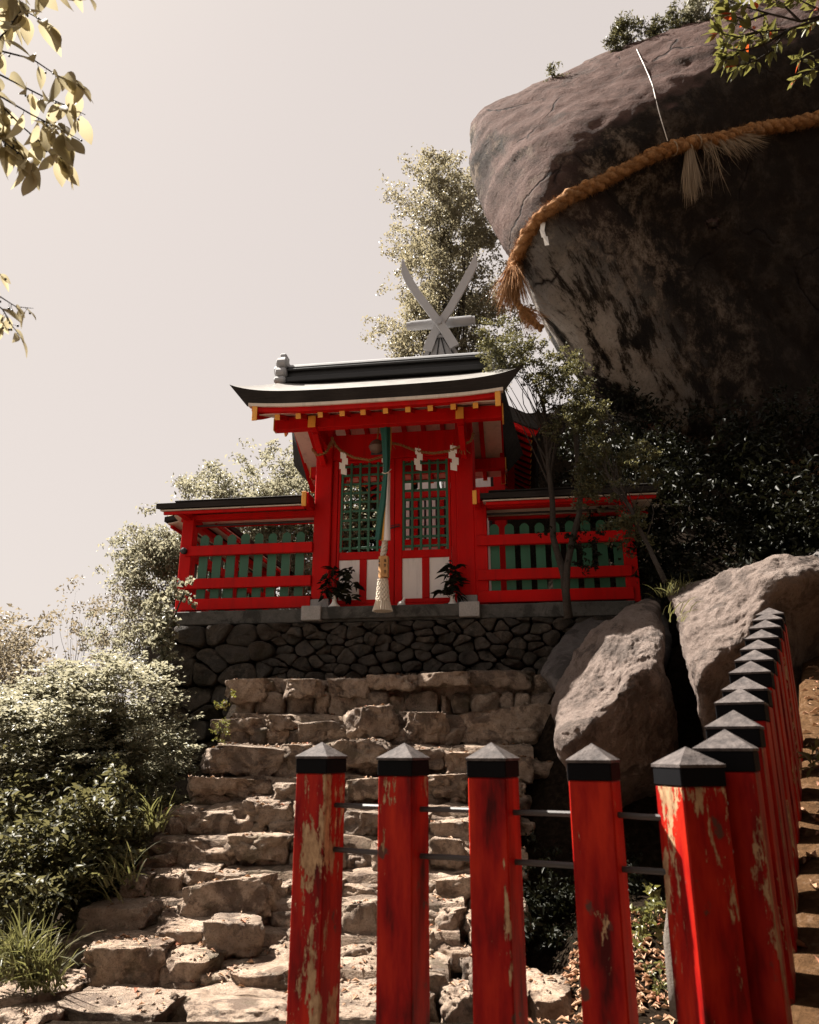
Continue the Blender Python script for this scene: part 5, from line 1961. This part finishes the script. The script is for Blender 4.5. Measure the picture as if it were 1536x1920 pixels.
# a second crooked stem in front of the right fence
st2 = thing('crooked_stem', 'bare crooked dark stem standing in front of the right hand fence', 'stem', at(1066, 1152, 9.0))
b0 = np.array(st2.location)
MB().tube([np.array(at(x, y, d)) - b0 for x, y, d in ((1066, 1160, 9.0), (1062, 1110, 9.0), (1064, 1060, 9.02), (1074, 1010, 9.05), (1086, 965, 9.1), (1089, 920, 9.1), (1083, 870, 9.15), (1078, 800, 9.2), (1082, 730, 9.25))],
          [.055, .042, .040, .042, .036, .034, .032, .028, .018], 9).obj('stem', BARK, st2, True)
P, _ = clumps([B(1095, 1045, 9.0, .12, .15, .18), B(1075, 1000, 9.0, .15, .15, .08), B(1110, 1010, 9.0, .1, .1, .12), B(1020, 1000, 9.0, .08, .1, .05)], 41, 36, .05, 16, .2)
V, F = leaf_cloud(P - b0, .045, 42, .5, .3)
put('leaves', new_mesh('leaves', V, F, LEAF_D), st2)

# small pines and shrubs standing along the top of the boulder
TP = 'small shrubs along the crown of the boulder'
def top_shrub(label, spots, seed, mat, leaf, asp):
    x, y, Y, r_ = spots[0]
    c = at(x, y + 30, Y)
    tree('crown_shrub', label, 'shrub', c, [B(a, b, d, rr * .72, rr * .72, rr * .95) for a, b, d, rr in spots], mat, leaf, 46 * len(spots), .10, 34, seed, .035, up=.2, aspect=asp, shell=.2, k=10, group=TP, wig=.03)
top_shrub('tiny dark shrub lowest along the sloping boulder crown', [(1028, 140, 12.6, .16), (1066, 132, 12.6, .12)], 201, LEAF_C, .07, .3)
top_shrub('small pair of pines on the boulder crown left of the cord', [(1182, 64, 12.4, .30), (1214, 56, 12.4, .24), (1158, 82, 12.4, .16)], 211, LEAF_C, .09, .16)
top_shrub('rounded pine on the boulder crown right of the cord', [(1272, 34, 12.3, .36), (1258, 48, 12.3, .2)], 221, LEAF_C, .09, .16)
top_shrub('pale loose bush on the boulder crown at the top frame edge', [(1318, 18, 12.2, .34), (1350, 0, 12.2, .4), (1300, 26, 12.2, .2)], 231, LEAF_A, .08, .4)


def spray(name, label, cat, base_px, twigs, leaf_me, n_per, seed, Y, mats2=None, red=0.0, rosette=False, hang=.6, lsc=(.75, 1.25), tw=.006, berries=0):
    """a branch whose every leaf is a part: twigs are polylines in (px, py, dY)"""
    r = random.Random(seed)
    base = at(base_px[0], base_px[1], Y)
    o = thing(name, label, cat, base)
    mb = MB()
    bm_ = MB()
    for tg in twigs:
        pts = [np.array(at(x, y, Y + d)) - base for x, y, d in tg]
        m = len(pts)
        mb.tube(pts, [tw * (1 - .7 * i / (m - 1)) for i in range(m)], 5)
        q = resample(np.array(pts), 24, closed=False)
        for i in range(n_per):
            t = 1 - (r.random() ** 1.3) * .85
            if rosette: t = r.choice((1.0, 1.0, .97, .72, .45, .85))
            k = min(22, int(t * 23))
            p = q[k]
            d = q[min(23, k + 1)] - q[max(0, k - 1)]
            d = Vector(d).normalized()
            # direction the leaf grows: along the twig, splayed, and hanging
            v = Vector((r.gauss(0, 1), r.gauss(0, 1), r.gauss(0, .8))).normalized()
            gdir = (d * (.8 if rosette else .45) + v * (.9 if rosette else .7) + Vector((0, 0, -hang))).normalized()
            nrm = Vector((r.gauss(0, .6), r.gauss(0, .6), 1 if rosette else r.uniform(.2, 1)))
            xx = gdir.cross(nrm).normalized(); zz = xx.cross(gdir)
            M = Matrix((xx, gdir, zz)).transposed()
            isred = r.random() < red
            lf_ = put('leaf', mats2 if isred else leaf_me, o, p + np.array(gdir) * .012, M.to_euler(), r.uniform(*lsc))
            mb.tube([p, p + np.array(gdir) * .013], tw * .25, 4)
        for i in range(berries):
            k = r.randint(8, 23)
            c = Vector(q[k]) + Vector((r.gauss(0, .012), r.gauss(0, .012), -r.uniform(.01, .03)))
            bm_.lathe([(0, -.004), (.003, -.003), (.0042, 0), (.003, .003), (0, .004)], 6, tuple(c))
            mb.tube([q[k], c], .0008, 4)
    mb.obj('twig', BARK, o, True)
    if berries: bm_.obj('berries', BLACK, o, True)
    return o


CH = leaf_mesh('leaf', .105, .056, .16, LEAF_BIG, .25, 6)
spray('overhanging_branch', 'branch of large yellow green leaves hanging into the top left corner', 'branch', (-60, 60),
      [[(-60, 60, 0), (0, 95, .02), (60, 110, .03), (105, 140, .05), (150, 160, .06)], [(-60, 150, 0), (0, 180, .0), (60, 215, .02), (110, 240, 0), (150, 262, 0)],
       [(-60, 180, .05), (10, 205, .05), (45, 240, .1), (80, 270, .1), (120, 300, .1)], [(-50, 40, 0), (20, 20, .05), (50, 22, .05), (100, 50, .05)], [(-50, 230, 0), (0, 260, .05), (40, 290, .05), (60, 320, .05)],
       [(-60, 110, .1), (20, 150, .12), (80, 180, .12), (130, 200, .1), (160, 215, .1)], [(-50, 200, .1), (0, 235, .1), (30, 262, .1)], [(-40, -30, 0), (60, -40, 0), (140, -20, .0), (172, -8, 0)], [(-30, 100, .0), (10, 60, .0), (40, 20, .0), (30, -30, 0)]],
      CH, 16, 5, 2.15, hang=.75, tw=.0045, berries=5)
CH2 = leaf_mesh('leaf', .072, .030, .16, LEAF_BIG, .2, 6)
spray('overhanging_branch', 'smaller leafy twig entering at the left edge below the larger branch', 'branch', (-40, 540),
      [[(-40, 530, 0), (0, 556, 0), (30, 575, 0), (62, 578, 0)], [(-40, 545, 0), (5, 580, 0), (22, 610, 0), (36, 628, 0)], [(-30, 560, 0), (0, 590, .05), (12, 620, .05)], [(-40, 490, 0), (-10, 505, 0), (2, 516, 0)]],
      CH2, 6, 8, 2.15, hang=.7, tw=.003, lsc=(.6, 1.1), berries=6)

AZ = leaf_mesh('leaf', .088, .032, .2, LEAF_AZ, .15, 5)
AZR = leaf_mesh('leaf', .080, .028, .2, LEAF_RED, .15, 5)
spray('azalea_branch', 'sunlit azalea branch with a few red leaves in the top right corner', 'branch', (1560, 40),
      [[(1580, 20, 0), (1500, 40, 0), (1440, 25, 0), (1390, 10, 0), (1350, -5, 0)], [(1580, 20, 0), (1480, 55, 0), (1420, 60, 0), (1372, 40, 0)], [(1480, 55, 0), (1430, 85, 0), (1390, 95, 0), (1352, 88, 0)],
       [(1480, 55, 0), (1440, 100, 0), (1410, 118, 0), (1380, 124, 0)], [(1420, 60, 0), (1385, 70, 0), (1345, 60, 0)], [(1500, 40, 0), (1470, 10, 0), (1440, -10, 0)], [(1440, 25, 0), (1400, 40, 0), (1362, 22, 0)],
       [(1560, 30, 0), (1520, 10, 0), (1490, -5, 0)], [(1480, 55, .1), (1462, 70, .1), (1448, 80, .1), (1440, 60, .1)], [(1440, 100, .1), (1425, 60, .1), (1400, 75, .1)], [(1390, 95, 0), (1370, 110, 0), (1360, 112, 0)], [(1560, 30, 0), (1545, 5, 0), (1530, -8, 0)]],
      AZ, 24, 12, 3.7, AZR, .07, True, .12, (.7, 1.15), .009)
spray('azalea_branch', 'darker azalea spray with a red leaf hanging at the right frame edge', 'branch', (1580, 90),
      [[(1580, 60, 0), (1550, 85, 0), (1520, 100, 0), (1500, 112, 0)], [(1580, 100, 0), (1540, 120, 0), (1510, 140, 0), (1490, 152, 0)], [(1580, 20, 0), (1540, 35, 0), (1520, 45, 0)], [(1580, 110, 0), (1545, 135, 0), (1525, 130, 0)]],
      AZ, 14, 15, 3.8, AZR, .08, True, .2, (.7, 1.1), .007)
spray('sprout', 'bright green leafy sprout beside the right hand post fence at the frame edge', 'plant', (1560, 1460),
      [[(1575, 1470, 0), (1545, 1440, 0), (1520, 1415, 0)], [(1575, 1470, 0), (1545, 1425, 0), (1532, 1405, 0)], [(1575, 1480, 0), (1540, 1450, 0), (1522, 1438, 0)]],
      AZ, 9, 17, 3.9, None, 0, True, .1, (.6, 1.0), .005)


# grass clumps: one blade mesh per clump
def grass(label, spots, n, L, seed, lean=(0, 0), w=.007, mat=GRASS, group=None, name='grass_clump'):
    r = np.random.default_rng(seed)
    b0 = np.array(spots[0], float)
    V, F = [], []
    for i in range(n):
        s = np.array(spots[r.integers(0, len(spots))]) + r.normal(size=3) * np.array((.05, .05, .0))
        ln = L * r.uniform(.45, 1.15)
        d = np.array((r.normal() * .33 + lean[0], r.normal() * .33 + lean[1], 1.0)); d /= np.linalg.norm(d)
        side_ = np.cross(d, r.normal(size=3)); side_ /= np.linalg.norm(side_)
        bend = np.array((d[0], d[1], 0)) * ln * r.uniform(.3, 1.3)
        k0 = len(V)
        for j, t in enumerate((0, .3, .6, .85, 1.0)):
            p = s + d * ln * t + bend * t * t - np.array((0, 0, ln * .35 * t ** 3 * np.hypot(d[0], d[1]) * 2)) - b0
            ww = side_ * w * (1, 1, .8, .5, .05)[j]
            V += [p - ww, p + ww]
        for j in range(4): F.append((k0 + 2 * j, k0 + 2 * j + 1, k0 + 2 * j + 3, k0 + 2 * j + 2))
    o = put(name, new_mesh(name, V, np.array(F), mat), None, b0)
    tag(o, label, 'grass', group)
    return o


grass('tall grass clump growing at the left edge of the middle steps', [at(x, y, 7.5) for x, y in ((262, 1565), (280, 1560), (245, 1575), (290, 1558))], 90, .40, 61, (-.15, -.1), .008)
grass('long grass tuft spilling from the left edge of the lower steps', [at(x, y, 6.6) for x, y in ((222, 1660), (235, 1650), (212, 1690))], 34, .34, 63, (-.25, -.2), .007)
grass('big grass clump at the foot of the steps in the lower left', [at(x, y, 5.7) for x, y in ((40, 1830), (60, 1850), (15, 1810), (75, 1840), (0, 1840), (45, 1800), (85, 1860))], 300, .38, 65, (-.05, -.1), .006)
tt = [on_rock(RB2, x, y, -.01) if on_rock(RB2, x, y, -.01) is not None else at(x, y, 6.7) for x, y in ((1256, 1118), (1268, 1110), (1280, 1104))]
grass('grass tuft growing from the crack between the two sunlit rocks', [np.array(t) for t in tt] + [np.array(tt[0]) + np.array((-.05, -.04, -.01)), np.array(tt[1]) + np.array((.0, -.05, .0))], 110, .17, 67, (-.1, -.25), .004)
grass('dry weeds hanging in the dark crack of the rocks', [at(1270, 1150, 6.6), at(1275, 1165, 6.6)], 16, .22, 68, (.1, -.5), .004)


def herb(name, label, spots, mat, leaf, n, r_, seed, asp=.6, cat='plant'):
    P, c = clumps([(s, (q, q, q)) for s, q in spots], seed, n, r_, 12, .1)
    b0 = np.array(spots[0][0]) - np.array((0, 0, spots[0][1]))
    o = thing(name, label, cat, b0)
    V, F = leaf_cloud(P - b0, leaf, seed + 3, asp, .4)
    put('leaves', new_mesh('leaves', V, F, mat), o)
    mb = MB()
    for q in c[:14]: mb.tube([(0, 0, 0), (q - b0) * .5 + rng.normal(size=3) * .01, q - b0], .003, 4)
    mb.obj('stem', BARK, o)


herb('wall_weed', 'small reddish weed in a joint beside the upper left step', [(at(420, 1318, 8.9), .06), (at(428, 1298, 8.9), .06)], mat_leaf('rust_weed', [(.16, .10, .04), (.22, .13, .05), (.10, .10, .03)], tf=.3), .035, 18, .03, 301)
herb('wall_weed', 'yellowish fern hanging at the left end of the second step', [(at(412, 1362, 8.45), .08), (at(408, 1380, 8.4), .06)], mat_leaf('fern_leaf', [(.13, .12, .04), (.20, .16, .07), (.16, .09, .03)], tf=.3), .03, 26, .035, 311, .4)
herb('seedling', 'pale green seedling on the leaf litter seen between the two right posts', [(at(1222, 1715, 5.6), .12), (at(1232, 1695, 5.6), .08), (at(1212, 1735, 5.6), .08)], LEAF_AZ, .055, 30, .045, 321, .5)
herb('seedling', 'low green herb on the ground near the pale root between the right posts', [(at(1248, 1825, 5.2), .09), (at(1226, 1790, 5.3), .06)], LEAF_AZ, .035, 26, .04, 331, .4)
# ivy on the wall corner
P, c = clumps([B(318, 1150, 9.55, .16, .14, .2), B(300, 1195, 9.5, .14, .15, .16), B(335, 1180, 9.5, .14, .1, .1), B(312, 1240, 9.5, .08, .1, .18), B(350, 1110, 9.6, .12, .08, .16), B(322, 1100, 9.6, .1, .1, .16), B(290, 1150, 9.7, .14, .15, .2),
               B(305, 1275, 9.5, .05, .06, .10)], 401, 190, .05, 12, .2)
b0 = at(310, 1240, 9.6)
iv = thing('ivy', 'pale ivy climbing the upper left corner of the rubble wall', 'ivy', b0)
V, F = leaf_cloud(P - b0, .062, 403, .8, .25)
put('leaves', new_mesh('leaves', V, F, LEAF_A), iv)
MB().tube([np.array(at(x, y, 9.55)) - b0 for x, y in ((302, 1290), (312, 1230), (322, 1170), (345, 1110))], .010, 6).obj('stem', BARK, iv)

# unseen foliage added behind, above and right of the camera to block skylight
P, c = clumps([((x, y, z + gz(x, y)), (2.4, 2.0, 2.6)) for x, y, z in ((-9, -7, 5), (-5, -9, 6), (0, -10, 5), (5, -9, 6), (9, -6, 6), (11, -1, 6), (-4, -11, 10), (2, -12, 10), (8, -10, 10), (-9, -9, 2), (-3, -9, 2), (4, -10, 2), (9, -8, 2), (11, 3, 5), (7.5, 2.0, 5), (8.5, 5.5, 6), (6.5, -2, 5), (2.5, -2.0, 9), (5, 1.0, 9), (0.5, -4.5, 10), (7, 4, 10), (-3, -6, 9), (5, -5, 10))],
              701, 2400, .8, 26)
V, F = leaf_cloud(P, .42, 712, .55, .4)
tag(put('sky_block_foliage', new_mesh('sky_block_foliage', V, F, LEAF_C), None), kind='stuff')

# dark thicket under the boulder, one mass nobody could count
def thicket(name, blobs, mat, leaf, n_sub, sub_r, per, seed, up=.4):
    P, c = clumps(blobs, seed, n_sub, sub_r, per, .2)
    b0 = P.mean(0)
    V, F = leaf_cloud(P - b0, leaf, seed + 1, .45, up)
    tag(put(name, new_mesh(name, V, F, mat), None, b0), kind='stuff')


thicket('undergrowth_and_shade', [B(1330, 960, 10.0, .9, .8, .8), B(1450, 900, 10.0, .9, .8, .9), B(1250, 1000, 10.2, .7, .7, .6), B(1560, 870, 9.6, .8, .8, 1.0), B(1500, 990, 9.4, .9, .7, .6), B(1180, 900, 10.6, .5, .5, .7),
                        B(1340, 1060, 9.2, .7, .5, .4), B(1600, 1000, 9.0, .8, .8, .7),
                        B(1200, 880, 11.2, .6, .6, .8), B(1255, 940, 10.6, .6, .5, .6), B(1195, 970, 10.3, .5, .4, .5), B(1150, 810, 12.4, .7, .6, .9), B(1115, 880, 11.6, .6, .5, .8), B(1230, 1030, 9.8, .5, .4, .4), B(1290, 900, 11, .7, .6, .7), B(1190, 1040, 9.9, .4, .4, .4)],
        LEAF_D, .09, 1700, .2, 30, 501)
thicket('undergrowth_and_shade', [B(1040, 1745, 6.8, .32, .3, .16), B(1090, 1700, 7.0, .35, .3, .2), B(1150, 1690, 7.0, .3, .3, .18), B(1010, 1790, 6.6, .22, .25, .12), B(1190, 1670, 7.1, .3, .3, .2), B(1060, 1650, 7.2, .3, .3, .2)],
        LEAF_D, .055, 260, .10, 26, 511)  # added dark leaves standing in for the shadow right of the steps
# fallen leaves on the bank and the foot of the steps
r = np.random.default_rng(9)
C = []
for i in range(2600):
    x, y = r.uniform(.55, 2.6), r.uniform(4.9, 6.45)
    if y < 5.5 and r.random() < .75: continue
    C.append((x, y, gz(x, y) + .012))
C = np.array(C)
V, F = leaf_cloud(C, .065, 601, .5, .88, .4, .25)
tag(put('fallen_leaves', new_mesh('fallen_leaves', V, F, LEAF_LIT), None), kind='stuff')
C = []
for i in range(900):
    t, d = r.uniform(-.3, 6), r.uniform(.12, 1.6)
    x, y = F2A + F2D * t + F2N * d
    C.append((x, y, gz(x, y) + .010))
V, F = leaf_cloud(np.array(C), .06, 611, .5, .9, .4, .25)
tag(put('fallen_leaves', new_mesh('fallen_leaves', V, F, LEAF_LIT), None), kind='stuff')
# dead leaves and grit lying on the treads
bpy.context.view_layer.update()
VV, FF, nb_ = [], [], 0
for o in stair.children:
    M = o.matrix_world
    co = np.empty(len(o.data.vertices) * 3, dtype=np.float32); o.data.vertices.foreach_get('co', co)
    co = co.reshape(-1, 3) @ np.array(M.to_3x3()).T + np.array(M.translation)
    for p_ in o.data.polygons:
        FF.append([i + nb_ for i in p_.vertices])
    VV.append(co); nb_ += len(co)
STB = BVHTree.FromPolygons([tuple(q) for q in np.concatenate(VV).tolist()], FF)
LV, GVs = [], []
for i in range(3600):
    x, y = r.uniform(-2.4, 1.5), r.uniform(4.9, 9.4)
    h = STB.ray_cast(Vector((x, y, 4)), Vector((0, 0, -1)))
    if h[0] is None or h[1].z < .75: continue
    clump_ = fbm(np.array((x * 2.3, y * 2.3, .5)), 3, 77)
    if clump_ < -.05: continue
    if r.random() < .30: LV.append(np.array(h[0]) + np.array((0, 0, .008)))
    else: GVs.append(np.array(h[0]))
V, F = leaf_cloud(np.array(LV), .050, 641, .5, .88, .45, .25)
tag(put('fallen_leaves', new_mesh('fallen_leaves', V, F, LEAF_LIT), None), kind='stuff')
V, F = [], []
for q in GVs:
    s = abs(r.normal()) * .009 + .004
    k0 = len(V)
    for dv in ((1, 0, 0), (-1, .1, 0), (0, 1, 0), (.1, -1, 0), (0, 0, .8), (0, 0, -.5)):
        V.append(q + np.array(dv) * s * r.uniform(.6, 1.3, 3) + np.array((0, 0, s * .3)))
    F += [(k0, k0 + 2, k0 + 4), (k0 + 2, k0 + 1, k0 + 4), (k0 + 1, k0 + 3, k0 + 4), (k0 + 3, k0, k0 + 4), (k0 + 2, k0, k0 + 5), (k0 + 1, k0 + 2, k0 + 5), (k0 + 3, k0 + 1, k0 + 5), (k0, k0 + 3, k0 + 5)]
tag(put('gravel', new_mesh('gravel', V, np.array(F), STEP), None), kind='stuff')
# pale root by the corner post
rt_ = at(1262, 1880, 5.0)
ro = thing('tree_root', 'pale weathered root standing up behind the corner post', 'root', rt_)
MB().tube([np.array(at(x, y, 5.0)) - rt_ for x, y in ((1290, 1900), (1275, 1830), (1262, 1760), (1268, 1700), (1285, 1640))], [.10, .075, .055, .05, .04], 10).obj('root', mat_rock('root_bark', [(0.3, (.16, .13, .105)), (.7, (.38, .32, .27))], scale=4, bump=.8), ro, True)
